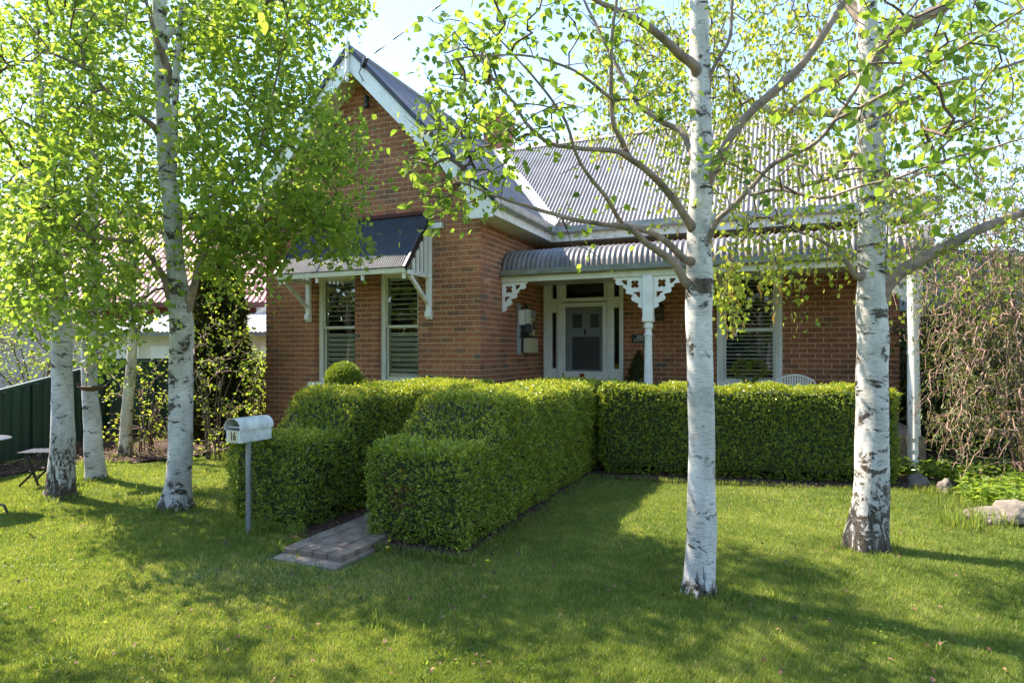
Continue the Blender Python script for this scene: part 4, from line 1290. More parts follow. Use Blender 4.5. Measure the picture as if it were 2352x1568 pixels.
def hedge(name, label, origin, dirl, dirw, L, W, top_f, density, seed, tint_f=None, size=.021, per=5, group=None):
    """clipped hedge: runs L along dirl, W along dirw, its top height given by top_f(distance)"""
    rg = np.random.default_rng(seed)
    root = empty(name, origin, 0, label, 'hedge', group)
    dl = Vector(dirl).normalized(); dw = Vector(dirw).normalized()
    ns, nw, nz = int(L / .06), int(W / .07), 18
    def surf(s, w, z, n):
        s = np.asarray(s, float); w = np.asarray(w, float); z = np.asarray(z, float)
        return s, w, z, n
    pts = []; nrm = []
    def sample(cnt, fn):
        p, n = fn(rg.random(cnt), rg.random(cnt)); pts.append(p); nrm.append(n)
    zmax = 1.2
    # sides
    for sgn, w0 in ((-1, 0), (1, W)):
        cnt = int(L * 1.1 * density)
        s = rg.random(cnt) * L; h = np.array([top_f(x) for x in s]); z = rg.random(cnt) * 1.16
        k = z < h; s, z, h = s[k], z[k], h[k]
        p = np.stack([s, np.full_like(s, w0), z], 1); n = np.tile([0, sgn, 0], (len(s), 1)).astype(float); pts.append(p); nrm.append(n)
    for sgn, s0 in ((-1, 0), (1, L)):
        h = top_f(s0); cnt = int(W * h * density)
        p = np.stack([np.full(cnt, s0), rg.random(cnt) * W, rg.random(cnt) * h], 1); pts.append(p); nrm.append(np.tile([sgn, 0, 0], (cnt, 1)).astype(float))
    cnt = int(L * W * density * 1.5)
    s = rg.random(cnt) * L; w = rg.random(cnt) * W; h = np.array([top_f(x) for x in s]); sl = np.array([(top_f(x + .02) - top_f(x - .02)) / .04 for x in s])
    n = np.stack([-sl, np.zeros(cnt), np.ones(cnt)], 1); n /= np.linalg.norm(n, axis=1, keepdims=True)
    pts.append(np.stack([s, w, h], 1)); nrm.append(n)
    P = np.concatenate(pts); N = np.concatenate(nrm)
    hh = np.array([top_f(x) for x in P[:, 0]])
    # round the edges: pull in where two faces meet
    r = .06
    def edge(d): return np.clip(1 - d / r, 0, 1)
    ew0, ew1, es0, es1, ez, eb = edge(P[:, 1]), edge(W - P[:, 1]), edge(P[:, 0]), edge(L - P[:, 0]), edge(np.maximum(hh - P[:, 2], 0)), edge(P[:, 2] * .6)
    q = .42 * r
    P2 = P.copy()
    P2[:, 1] += q * ew0 ** 2 * np.maximum(es0, np.maximum(es1, ez)) - q * ew1 ** 2 * np.maximum(es0, np.maximum(es1, ez))
    P2[:, 0] += q * es0 ** 2 * np.maximum(ew0, np.maximum(ew1, ez)) - q * es1 ** 2 * np.maximum(ew0, np.maximum(ew1, ez))
    P2[:, 2] -= q * ez ** 2 * np.maximum(np.maximum(ew0, ew1), np.maximum(es0, es1))
    N2 = N + np.stack([es1 - es0, ew1 - ew0, ez], 1) * .8
    N2 /= np.linalg.norm(N2, axis=1, keepdims=True)
    # gentle lumps, slight bulge at mid height, tuck in at the foot
    ph = rg.uniform(0, 6, 6)
    lump = .012 * np.sin(P[:, 0] * 6.1 + ph[0] + 2 * np.sin(P[:, 2] * 5 + ph[1])) + .012 * np.sin(P[:, 2] * 9 + ph[2] + P[:, 1] * 7) + .010 * np.sin(P[:, 0] * 15 + P[:, 2] * 13 + ph[3])
    foot = -.07 * np.clip(1 - P[:, 2] / .22, 0, 1) * (np.abs(N[:, 2]) < .5)
    shoot = np.where(rg.random(len(P)) < .03, rg.uniform(.01, .05, len(P)), 0)
    P2 += N2 * (lump + foot + shoot + rg.normal(0, .009, len(P)))[:, None]
    P2[:, 2] = np.maximum(P2[:, 2], .03)
    Wd = np.array(origin)[None] + P2[:, 0:1] * np.array(dl)[None] + P2[:, 1:2] * np.array(dw)[None] + P2[:, 2:3] * np.array([[0, 0, 1.0]])
    Nd = N2[:, 0:1] * np.array(dl)[None] + N2[:, 1:2] * np.array(dw)[None] + N2[:, 2:3] * np.array([[0, 0, 1.0]])
    PP, D, NN, S, T = leaf_shell(Wd, Nd, rg, per, size, .75, tint_f)
    build_leaves('foliage', PP, D, NN, S, T, M['leaf_box'], root, 'box')
    # woody core
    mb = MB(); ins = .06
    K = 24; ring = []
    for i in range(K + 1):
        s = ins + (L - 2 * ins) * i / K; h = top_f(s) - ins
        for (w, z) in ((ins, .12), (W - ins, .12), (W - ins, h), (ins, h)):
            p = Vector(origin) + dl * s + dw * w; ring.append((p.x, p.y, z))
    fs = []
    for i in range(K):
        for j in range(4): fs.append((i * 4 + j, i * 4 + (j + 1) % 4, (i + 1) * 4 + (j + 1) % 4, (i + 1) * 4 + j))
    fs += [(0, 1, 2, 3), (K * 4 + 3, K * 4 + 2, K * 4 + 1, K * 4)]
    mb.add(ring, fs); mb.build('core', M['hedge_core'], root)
    mb = MB(); rr = random.Random(seed)
    for i in range(int(L * 9)):
        s = rr.uniform(.08, L - .08); w = rr.uniform(.08, W - .08)
        p = Vector(origin) + dl * s + dw * w; e = p + Vector((rr.uniform(-.08, .08), rr.uniform(-.08, .08), .3))
        mb.tube([p, e], [.012, .008], 5)
    mb.build('stems', M['twig'], root, kind='stuff')
    return root

def sstep(a, b, x):
    t = min(1, max(0, (x - a) / (b - a))); return t
def tops(lo, hi, a, b):
    return lambda s: lo + (hi - lo) * sstep(a, b, s) + (.012 * math.sin(s * 7))
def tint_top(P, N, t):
    """upward-facing leaves are yellower: sunlit look of the tops, painted into the tint"""
    return np.clip(t * .85 + .30 * (N[:, 2] > .5) * np.random.default_rng(1).random(len(P)) + .04, 0, .9)  # sunlight on the hedge tops is put into the leaf colour
dead_c = np.array(QW(.72, .52, .42))
def tint_dead(P, N, t):
    t = tint_top(P, N, t)
    d = np.sqrt(((P - dead_c) ** 2 * np.array([[14, 14, 7.5]])).sum(1))
    r = np.random.default_rng(4).random(len(P))
    return np.where((d < .62) & (r < .42 * (1 - d / .62) + .12), 1.0, t)
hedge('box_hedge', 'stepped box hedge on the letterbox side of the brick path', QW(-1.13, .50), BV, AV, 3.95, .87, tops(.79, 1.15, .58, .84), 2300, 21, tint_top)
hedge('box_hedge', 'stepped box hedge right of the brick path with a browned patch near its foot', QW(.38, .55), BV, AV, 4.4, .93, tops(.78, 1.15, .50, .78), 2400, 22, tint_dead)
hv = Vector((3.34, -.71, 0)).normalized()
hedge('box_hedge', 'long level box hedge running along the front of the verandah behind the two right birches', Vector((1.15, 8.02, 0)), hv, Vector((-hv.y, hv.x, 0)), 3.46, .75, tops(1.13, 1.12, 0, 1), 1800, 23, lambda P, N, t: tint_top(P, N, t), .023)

# ================================================================== LAWN GRASS
def in_poly(X, Y, poly):
    ins = np.zeros(len(X), bool); n = len(poly)
    for i in range(n):
        x0, y0 = poly[i][0], poly[i][1]; x1, y1 = poly[(i + 1) % n][0], poly[(i + 1) % n][1]
        c = ((y0 > Y) != (y1 > Y)) & (X < (x1 - x0) * (Y - y0) / (y1 - y0 + 1e-12) + x0)
        ins ^= c
    return ins
def make_grass():
    rg = np.random.default_rng(5)
    tot = 1180000
    # density falls with distance
    u = rg.random(tot)
    y0, y1 = 2.7, 10.5
    Y = y0 * (y1 / y0) ** u                      # ~1/Y in depth; x-width grows with Y
    X = rg.uniform(-.92, .92, tot) * Y
    keep = np.ones(tot, bool)
    for poly in ([QW(-.06, -.16), QW(.64, -.16), QW(.64, 4.4), QW(-.06, 4.4)],
                 [QW(-1.1, .58), QW(-.2, .50), QW(-.2, 5), QW(-1.1, 5)], [QW(.36, .62), QW(1.36, .56), QW(1.48, 5), QW(.36, 5)],
                 [QW(-.3, .45), QW(1.33, .50), QW(1.38, 5), QW(-.3, 5)],
                 [(0.9, 7.82), (4.5, 7.05), (5.1, 6.88), (7.6, 6.15), (9.5, 9), (3, 12), (-1, 12)],
                 [gp(-60, 1108), gp(60, 1088), gp(200, 1066), gp(310, 1066), gp(430, 1053), gp(540, 1034), (-4.0, 12), (-8.6, 12.5), (-9.5, 7.0)]):
        keep &= ~in_poly(X, Y, poly)
    for (cx, cy, r) in TRUNK_BASES:
        keep &= ((X - cx) ** 2 + (Y - cy) ** 2) > r * r
    # bare, thin patches near the path mouth and in the shade
    pn = .5 + .5 * np.sin(X * 2.9 + 1.7 * np.sin(Y * 2.1 + 1)) * np.sin(Y * 3.7 + 1.3 * np.sin(X * 2.3))
    pn2 = .5 + .5 * np.sin(X * 11 + 3 * np.sin(Y * 7)) * np.sin(Y * 13 + 2 * np.sin(X * 9))
    front = np.exp(-(((X + 1.35) / 1.1) ** 2 + ((Y - 4.35) / .45) ** 2))
    thin = np.clip(front * .8 + .35 * (pn > .86), 0, .85) * (.4 + .6 * pn2)
    keep &= rg.random(tot) > thin
    X, Y, pn, pn2, front = X[keep], Y[keep], pn[keep], pn2[keep], front[keep]
    n = len(X)
    fib = rg.random(n)
    H = rg.uniform(.014, .034, n) * (1 + .35 * (pn2 - .5))
    tall = rg.random(n) < .012
    H = np.where(tall, H * rg.uniform(1.4, 2.2, n), H)
    Wd = rg.uniform(.0016, .0030, n) * (.75 + .11 * Y)
    az = rg.uniform(0, 2 * np.pi, n)
    lean = rg.uniform(.15, 1.1, n) * H
    la = rg.uniform(0, 2 * np.pi, n)
    Z = bumps(X, Y)
    V = np.empty((n, 3, 3), dtype=np.float32)
    V[:, 0] = np.stack([X - Wd * np.cos(az), Y - Wd * np.sin(az), Z - .003], 1)
    V[:, 1] = np.stack([X + Wd * np.cos(az), Y + Wd * np.sin(az), Z - .003], 1)
    V[:, 2] = np.stack([X + lean * np.cos(la), Y + lean * np.sin(la), Z + H], 1)
    t = np.clip(.44 + .30 * (pn - .5) + .26 * (pn2 - .5) + rg.normal(0, .18, n), 0, .86)
    t = np.where((rg.random(n) < .05 + .30 * front + .10 * (pn2 > .8)), rg.uniform(.9, 1.0, n), t)
    from_np('grass', V.reshape(-1, 3), np.arange(n * 3).reshape(-1, 3), M['grass'], None, tint=np.repeat(t, 3), kind='stuff')

def grass_tuft(cx, cy, r, n, h, rg, acc, tint=.4):
    a = rg.uniform(0, 2 * np.pi, n); rr = r * np.sqrt(rg.random(n))
    X = cx + rr * np.cos(a); Y = cy + rr * np.sin(a)
    H = rg.uniform(.5, 1, n) * h; la = a + rg.normal(0, .8, n); ln = rg.uniform(.1, .7, n) * H
    az = rg.uniform(0, 6.28, n); W = rg.uniform(.0025, .0045, n)
    P0_ = np.stack([X - W * np.cos(az), Y - W * np.sin(az), X * 0], 1); P1 = np.stack([X + W * np.cos(az), Y + W * np.sin(az), X * 0], 1)
    mid = np.stack([X + ln * .35 * np.cos(la), Y + ln * .35 * np.sin(la), H * .62], 1)
    off = np.stack([W * .7 * np.cos(az), W * .7 * np.sin(az), W * 0], 1)
    tip = np.stack([X + ln * np.cos(la), Y + ln * np.sin(la), H * rg.uniform(.75, 1.05, n)], 1)
    acc.append((np.stack([P0_, P1, mid + off, mid - off, tip, tip], 1), np.clip(rg.normal(tint, .18, n), 0, .9)))
def build_tufts(name, acc, **kw):
    V = np.concatenate([a[0] for a in acc]); T = np.concatenate([a[1] for a in acc]); n = len(V)
    V2 = V[:, :5].reshape(-1, 3); b = (np.arange(n) * 5)[:, None]
    q = np.concatenate([b + np.array([[0, 1, 2]]), b + np.array([[0, 2, 3]]), b + np.array([[3, 2, 4]])], 1).reshape(-1, 3)
    return from_np(name, V2, q, M['grass'], None, tint=np.repeat(T, 5), kind='stuff')

# ================================================================== TREES
TRUNK_BASES = []
class Tree:
    def __init__(s, name, label, base, bark, cat='tree', group=None):
        s.root = empty(name, base, 0, label, cat, group)
        s.base = base; s.bark = bark; s.nodes = []; s.par = []; s.rad = []
        s.L = []
    def tubes(s, name, pts, mat, k=14, seed=0, wob=0.0, flare=0, step=.07, kind=None):
        sp = smooth_path(pts, step, wob, seed)
        P, r = sp[:, :3], sp[:, 3]
        k_ = k
        V, Fc = tube_np([P], [r], k_)
        if flare or k >= 12:
            # uneven girth
            n = len(P); V3 = V.reshape(n, k_, 3)
            ang = np.arange(k_) * 2 * np.pi / k_
            ph = seed * 1.7
            for i in range(n):
                z = P[i, 2]
                w = 1 + .035 * np.sin(2 * ang + z * 3 + ph) + .03 * np.sin(3 * ang - z * 5 + ph) + .02 * np.sin(5 * ang + z * 11)
                if flare:
                    w = w + .7 * flare * np.exp(-max(z, 0) / .09) * (.35 * np.sin(4 * ang + ph) + .25 * np.sin(3 * ang + 2 * ph) + .2)
                V3[i] = P[i] + (V3[i] - P[i]) * w[:, None]
            V = V3.reshape(-1, 3)
        # close the tip
        o = from_np(name, V, Fc, mat, s.root, smooth=True, kind=kind)
        return sp
    def trunk(s, rows, k=20, seed=0, flare=.5, name='trunk'):
        sp = s.tubes(name, rows, s.bark, k, seed, .003, flare, .05)
        s.add_nodes(sp)
        return sp
    def limb(s, rows, mat=None, k=9, seed=0, name='limb', wob=.006):
        if s.nodes:
            # spring from the heart of the wood it grows out of, a little lower down
            f = np.array(rows[0][:3]); N = np.array(s.nodes); d = np.linalg.norm(N - f, axis=1); j = int(np.argmin(d))
            if d[j] < .45:
                rr = s.rad[j]; tgt = N[j] - np.array([0, 0, rr * 1.6]); j2 = int(np.argmin(np.linalg.norm(N - tgt, axis=1)))
                q = N[j2]; rows = [(q[0], q[1], q[2], min(rows[0][3], rr * .8))] + list(rows)
        sp = s.tubes(name, rows, mat or M['limb'], k, seed, wob, 0, .05)
        s.add_nodes(sp); return sp
    def add_nodes(s, sp, minr=0.0):
        for q in sp[::2]:
            s.nodes.append(q[:3]); s.rad.append(q[3]); s.par.append(-1)
    def grow(s, A, rng, step=.10, droop=0.0, rtip=.0022, twig_mat=None, name='twigs', k=4, zlow=.0, zfac=1.0, noise_=.018, expo=.40, skip_trunk_below=0.0):
        """join every attractor to the nearest wood, making a branching twig system"""
        n0 = len(s.nodes)
        cap = n0 + len(A) * 40
        nod = np.zeros((cap, 3)); nod[:n0] = np.array(s.nodes); par = np.full(cap, -1); cnt = np.zeros(cap); n = n0
        dist_pen = np.zeros(cap)
        ok = np.ones(cap, bool); ok[:n0] = nod[:n0, 2] >= skip_trunk_below
        d0 = [np.min(np.linalg.norm(nod[:n0][ok[:n0]] - a, axis=1)) for a in A]
        order = np.argsort(d0)
        tips = []
        for ai in order:
            a = A[ai]
            df = nod[:n] - a
            d = np.sqrt(df[:, 0] ** 2 + df[:, 1] ** 2 + (df[:, 2] * zfac) ** 2) + dist_pen[:n] * .22
            # prefer wood below the attractor
            d = d + np.maximum(df[:, 2], 0) * .5 * (1 if droop == 0 else 0)
            d[~ok[:n]] = 1e9
            j = int(np.argmin(d)); p = nod[j]; L = np.linalg.norm(a - p)
            if L < .03: continue
            m = max(2, int(L / step)); prev = j
            side = rng.normal(0, 1, 3); side -= side.dot(a - p) / L ** 2 * (a - p); side /= np.linalg.norm(side) + 1e-9
            amp = rng.uniform(.03, .16) * L
            for t in np.arange(1, m + 1) / m:
                q = p + (a - p) * t + side * amp * math.sin(math.pi * t) + rng.normal(0, noise_, 3) * (t < .99)
                q[2] += (.16 * L * math.sin(math.pi * t) if L > .25 else 0) - droop * t * t * 0
                nod[n] = q; par[n] = prev; dist_pen[n] = dist_pen[prev] + L / m * .5; prev = n; n += 1
            tips.append(prev)
            if droop > 0:
                dl = droop * rng.uniform(.5, 1.3); q = nod[prev].copy(); dx = rng.normal(0, .10, 2)
                for t in range(int(dl / step) + 1):
                    q = q + np.array([dx[0] * step, dx[1] * step, -step]) + rng.normal(0, .008, 3)
                    nod[n] = q; par[n] = prev; dist_pen[n] = 99; prev = n; n += 1
                tips.append(prev)
        # descendants
        for i in range(n - 1, n0 - 1, -1):
            cnt[i] += 1
            if par[i] >= n0: cnt[par[i]] += cnt[i]
        rad = rtip * np.maximum(cnt, 1) ** expo
        rad = np.minimum(rad, .04)
        # chains -> tubes
        kids = {}
        for i in range(n0, n):
            kids.setdefault(par[i], []).append(i)
        paths = []; rr = []
        stack = []
        for pnode, ks in kids.items():
            if pnode < n0:
                for c in ks: stack.append((pnode, c))
        while stack:
            p_, c = stack.pop()
            chain = [nod[p_], nod[c]]; rc = [rad[c], rad[c]]; cur = c
            while cur in kids:
                ks = sorted(kids[cur], key=lambda q: -cnt[q])
                for o_ in ks[1:]: stack.append((cur, o_))
                cur = ks[0]; chain.append(nod[cur]); rc.append(rad[cur])
            rc[-1] *= .6
            paths.append(np.array(chain)); rr.append(np.array(rc))
        V, Fc = tube_np(paths, rr, k)
        from_np(name, V, Fc, twig_mat or M['twig'], s.root, kind='stuff', smooth=True)
        s.gn = nod[n0:n]; s.gp = np.array([nod[par[i]] if par[i] >= 0 else nod[i] for i in range(n0, n)]); s.gc = cnt[n0:n]
        return s
    def leaves(s, rng, per_node=2.0, size=(.05, .075), spread=.07, maxcnt=9, mat=None, shape='birch', nparts=0, hang=.5, tint=(.5, .22), name='foliage'):
        sel = s.gc <= maxcnt
        P = s.gn[sel]; Dn = (s.gn - s.gp)[sel]
        k = rng.poisson(per_node, len(P)); idx = np.repeat(np.arange(len(P)), k)
        t = rng.random(len(idx))[:, None]
        PP = P[idx] - Dn[idx] * t + rng.normal(0, spread, (len(idx), 3))
        D = Dn[idx] / (np.linalg.norm(Dn[idx], axis=1, keepdims=True) + 1e-9) * .5 + rng.normal(0, .6, (len(idx), 3)) + np.array([0, 0, -hang])
        N = rng.normal(0, .55, (len(idx), 3)) + np.array([0, 0, .8])
        S = rng.uniform(*size, len(idx)) * np.where(rng.random(len(idx)) < .12, .6, 1)
        # tint varies by clump
        cl = .5 + .5 * np.sin(PP[:, 0] * 4.1) * np.sin(PP[:, 1] * 3.7 + 1) * np.sin(PP[:, 2] * 4.4 + 2)
        T = np.clip(rng.normal(tint[0], tint[1], len(idx)) + .3 * (cl - .5), 0, 1)
        if nparts: split_leaves(PP, D, N, S, T, mat or M['leaf_birch'], s.root, shape, nparts, name)
        else: build_leaves(name, PP, D, N, S, T, mat or M['leaf_birch'], s.root, shape)
        s.nleaf = len(PP)

def rows(pts, d, dd=None):
    """(x, y, width) readings at distance d (or growing to dd) -> (X, Y, Z, r)"""
    out = []; n = len(pts)
    for i, p in enumerate(pts):
        di = p[3] if len(p) > 3 else (d if dd is None else d + (dd - d) * i / (n - 1))
        w = wp(p[0], p[1], di); out.append((w.x, w.y, w.z, p[2] / 2 / F2 * di))
    return out
def trunk_rows(pts, d, lean_top=0.0):
    r = rows(pts, d); b = r[0]
    r[0] = (b[0], b[1], -.06, b[3])
    return [(x, y, z, q * .94) for x, y, z, q in r]
def blob(rng, x0, x1, y0, y1, d0, d1, n, soft=.08):
    x = rng.uniform(x0, x1, n) + rng.normal(0, soft * (x1 - x0), n); y = rng.uniform(y0, y1, n) + rng.normal(0, soft * (y1 - y0), n)
    d = rng.uniform(d0, d1, n)
    return np.array([tuple(wp(a, b, c)) for a, b, c in zip(x, y, d)])
def ell(rng, c, r, n):
    v = rng.normal(0, 1, (n, 3)); v /= np.linalg.norm(v, axis=1, keepdims=True)
    return np.array(c)[None] + v * (rng.random((n, 1)) ** (1 / 2.2)) * np.array(r)[None]

GB = 'white-barked birches on the front lawn'
# ---- birch left of the letterbox (largest on the left) ------------------
rng = np.random.default_rng(41)
b4 = gp(405, 1165)
t4 = Tree('birch_tree', 'stout white birch left of the letterbox with mossy trunk, knot hole and dense green crown', b4, M['bark_a'], group=GB)
TRUNK_BASES.append((b4.x, b4.y, .17))
d4 = b4.y
t4.trunk(trunk_rows([(404, 1168, 84), (405, 1150, 72), (410, 1100, 58), (415, 1000, 54), (416, 850, 52), (416, 740, 56), (410, 670, 50), (403, 600, 40), (398, 540, 40), (393, 450, 38), (384, 400, 37), (378, 300, 36), (372, 200, 34), (369, 100, 32), (366, 0, 30), (364, -150, 24), (362, -330, 15), (360, -480, 6)], d4), 26, 4, .55)
t4.limb(rows([(392, 430, 22), (399, 370, 16), (401, 300, 15), (404, 200, 15), (412, 80, 14), (419, 0, 13), (428, -150, 9), (434, -300, 4)], d4, d4 - .25), t4.bark, 12, 2)
t4.limb(rows([(366, 305, 22), (352, 290, 15), (310, 258, 11), (269, 228, 9), (232, 195, 8), (206, 166, 7), (165, 142, 6), (122, 120, 5), (84, 78, 4), (25, 13, 3)], d4, d4 - 1.2), None, 9, 3)
t4.limb(rows([(402, 710, 30), (382, 650, 17), (362, 612, 14), (345, 588, 13), (325, 566, 12), (302, 555, 11), (255, 549, 10), (207, 543, 9), (160, 515, 8), (105, 473, 6), (50, 443, 5), (0, 410, 4)], d4, d4 - .9), None, 10, 4)
t4.limb(rows([(428, 705, 30), (444, 665, 17), (457, 620, 14), (470, 580, 12), (492, 520, 11), (530, 425, 9), (548, 400, 8), (585, 368, 8), (602, 310, 7), (618, 250, 6), (640, 160, 5), (655, 80, 4), (672, -20, 3)], d4, d4 - .6), M['limb'], 10, 5)
t4.limb(rows([(386, 170, 22), (360, 90, 10), (340, 20, 8), (310, -80, 6), (260, -200, 4)], d4, d4 - .5), None, 9, 6)
t4.limb(rows([(376, 90, 22), (440, 30, 9), (475, -10, 8), (560, -100, 6), (650, -180, 4)], d4, d4 + .3), t4.bark, 9, 7)
t4.limb(rows([(390, 500, 24), (440, 500, 10), (520, 500, 8), (600, 520, 7), (690, 530, 6), (780, 535, 4), (850, 550, 3)], d4, d4 - .3), None, 8, 8)
t4.limb(rows([(400, 560, 26), (380, 540, 10), (320, 500, 8), (250, 420, 6), (180, 380, 4)], d4, d4 + .8), None, 8, 9)
A4 = np.vstack([blob(rng, 120, 560, -60, 500, 4.9, 7.3, 380), blob(rng, 430, 760, -40, 120, 5.2, 7.2, 120), blob(rng, 430, 740, 120, 330, 5.2, 7.2, 165), blob(rng, 760, 850, -40, 40, 5.6, 6.6, 16), blob(rng, 450, 780, 330, 560, 5.4, 7.2, 210),
                blob(rng, 640, 850, 440, 590, 5.6, 6.4, 42, .04), blob(rng, 440, 640, 520, 660, 5.6, 7.0, 66), blob(rng, 0, 330, 430, 690, 4.8, 6.6, 120), blob(rng, 180, 390, 620, 830, 5.0, 6.0, 46),
                blob(rng, 0, 900, -520, -40, 4.6, 7.6, 120), blob(rng, 740, 840, 270, 420, 5.8, 6.8, 24), blob(rng, 60, 760, -500, 0, 2.6, 4.8, 45)])
def thin_front(A, rng, xs, dmax, p, ys=(-100, 900)):
    u = A[:, 0] / A[:, 1] * F2 + CX2; v = HZ2 - (A[:, 2] - CAM_H) / A[:, 1] * F2
    hit = (u > xs[0]) & (u < xs[1]) & (A[:, 1] < dmax) & (v > ys[0]) & (v < ys[1])
    return A[~(hit & (rng.random(len(A)) < p))]
A4 = thin_front(A4, rng, (325, 440), d4 + .15, .85)
A4 = thin_front(A4, rng, (560, 690), 9, .25, (250, 430))
A4 = thin_front(A4, rng, (430, 640), 9, .28, (120, 420))
t4.grow(A4, rng, skip_trunk_below=2.2)
t4.leaves(rng, 11.0, (.046, .074), .10, 18, None, 'birch', 300, .45, (.62, .26))

# ---- second row at left --------------------------------------------------
rng = np.random.default_rng(42)
b1 = gp(140, 1138)
t1 = Tree('birch_tree', 'white birch with rugged black butt nearest the green fence at far left', b1, M['bark_b'], group=GB)
TRUNK_BASES.append((b1.x, b1.y, .16)); d1 = b1.y
t1.trunk(trunk_rows([(138, 1141, 74), (140, 1120, 64), (143, 1060, 54), (144, 950, 46), (143, 850, 44), (141, 750, 46), (134, 680, 42), (124, 600, 36), (117, 540, 33), (107, 470, 29), (100, 400, 26), (94, 300, 22), (90, 200, 18), (85, 100, 14), (80, 0, 10), (74, -150, 5)], d1), 24, 1, .5)
t1.limb(rows([(140, 690, 20), (118, 660, 11), (100, 652, 9), (50, 660, 7), (0, 695, 5), (-60, 720, 3)], d1, d1 - .8), None, 8, 11)
t1.limb(rows([(135, 680, 20), (120, 690, 8), (70, 705, 6), (20, 740, 4)], d1, d1 - .4), None, 7, 12)
t1.limb(rows([(128, 620, 22), (170, 560, 9), (215, 520, 7), (270, 470, 5)], d1, d1 + .6), None, 8, 13)
t1.limb(rows([(105, 440, 18), (50, 380, 8), (20, 330, 7), (-20, 270, 4)], d1, d1 - .8), None, 8, 14)
A1 = np.vstack([blob(rng, -80, 230, 0, 520, 5.6, 8.2, 250), blob(rng, -60, 160, 480, 720, 5.6, 7.4, 90), blob(rng, -100, 260, -300, 0, 5.4, 8, 90), blob(rng, 0, 130, 560, 800, 6.2, 7.4, 26), ell(rng, (-5.3, 4.6, 4.4), (1.5, 1.0, 1.1), 55)])
t1.grow(A1, rng, skip_trunk_below=2.0)
t1.leaves(rng, 10.0, (.048, .075), .10, 18, None, 'birch', 150, .45, (.66, .25))

rng = np.random.default_rng(43)
b2 = gp(220, 1098)
t2 = Tree('birch_tree', 'slightly leaning white birch carrying the hanging bird dish', b2, M['bark_c'], group=GB)
TRUNK_BASES.append((b2.x, b2.y, .15)); d2 = b2.y
t2.trunk(trunk_rows([(223, 1102, 50), (220, 1080, 44), (216, 1030, 40), (212, 960, 38), (206, 900, 35), (206, 800, 34), (211, 740, 32), (214, 700, 32), (215, 600, 29), (213, 500, 26), (212, 400, 23), (214, 300, 20), (216, 150, 14), (216, 0, 8), (216, -100, 4)], d2), 22, 2, .4)
t2.limb(rows([(214, 705, 18), (245, 690, 9), (280, 655, 7), (310, 610, 6), (345, 570, 4)], d2, d2 - .3), None, 8, 21)
t2.limb(rows([(205, 830, 14), (200, 838, 6), (196, 850, 4), (201, 858, 3)], d2, d2 - .25), None, 7, 22)
t2.limb(rows([(210, 560, 16), (180, 500, 7), (160, 440, 5), (150, 360, 3)], d2, d2 + .5), None, 7, 23)
A2 = np.vstack([blob(rng, 130, 400, 40, 560, 7.0, 9.2, 150), blob(rng, 130, 330, 560, 760, 6.8, 8.4, 40), blob(rng, 140, 340, -160, 60, 7, 9, 40), blob(rng, 205, 300, 760, 850, 7.0, 7.8, 9)])
t2.grow(A2, rng, skip_trunk_below=1.5)
t2.leaves(rng, 7.0, (.046, .074), .10, 18, None, 'birch', 100, .45, (.7, .24))

rng = np.random.default_rng(44)
b3 = gp(288, 1048)
t3 = Tree('birch_tree', 'slender cream barked birch among the shrubs near the back fence', b3, M['bark_d'], group=GB)
TRUNK_BASES.append((b3.x, b3.y, .14)); d3 = b3.y
t3.trunk(trunk_rows([(287, 1050, 36), (288, 1020, 30), (291, 960, 26), (298, 880, 24), (304, 800, 20), (304, 700, 16), (308, 600, 14), (316, 480, 12), (324, 380, 10), (330, 250, 7), (334, 120, 4)], d3), 18, 3, .4)
t3.limb(rows([(306, 790, 14), (325, 730, 8), (340, 660, 6), (355, 580, 4)], d3, d3 + .3), t3.bark, 8, 31)
t3.limb(rows([(308, 640, 12), (280, 560, 6), (255, 480, 5), (240, 400, 3)], d3, d3 + .3), None, 7, 32)
A3 = np.vstack([blob(rng, 210, 470, 150, 600, 8.6, 11, 150), blob(rng, 60, 600, 430, 700, 9.2, 10.8, 110)])
t3.grow(A3, rng, skip_trunk_below=1.5)
t3.leaves(rng, 5.5, (.05, .08), .09, 14, M['leaf_small'], 'birch', 0, .45, (.45, .24))

# ---- front right birch ----------------------------------------------------
rng = np.random.default_rng(45)
b5 = gp(1607, 1360)
t5 = Tree('birch_tree', 'tall clean-trunked white birch standing closest to the camera in front of the verandah', b5, M['bark_e'], group=GB)
TRUNK_BASES.append((b5.x, b5.y, .14)); d5 = b5.y
t5.trunk(trunk_rows([(1606, 1362, 86), (1607, 1330, 76), (1611, 1200, 72), (1613, 1100, 62), (1612, 1000, 60), (1609, 900, 61), (1606, 800, 62), (1605, 700, 66), (1606, 650, 68), (1606, 580, 60), (1606, 500, 56), (1609, 420, 52), (1610, 300, 50), (1609, 200, 48), (1607, 100, 46), (1603, 0, 45), (1601, -150, 36), (1600, -300, 26), (1598, -450, 12)], d5), 30, 5, .35)
t5.limb(rows([(1600, 665, 34), (1572, 643, 20), (1551, 604, 19), (1516, 580, 17), (1483, 557, 15), (1455, 530, 14), (1428, 520, 13), (1370, 512, 11), (1305, 500, 10), (1230, 478, 9), (1150, 455, 7), (1075, 425, 5), (1010, 410, 3)], d5, d5 - .55), None, 12, 51)
t5.limb(rows([(1600, 610, 32), (1570, 597, 17), (1542, 566, 16), (1503, 538, 14), (1463, 526, 13), (1432, 516, 11)], d5 - .02, d5 - .2), None, 11, 52)
t5.limb(rows([(1430, 517, 11), (1410, 485, 10), (1391, 452, 10), (1362, 415, 9), (1336, 372, 8), (1318, 330, 7), (1300, 280, 7), (1262, 225, 6), (1215, 170, 5), (1165, 110, 4), (1120, 60, 3)], d5 - .2, d5 - .9), None, 9, 53)
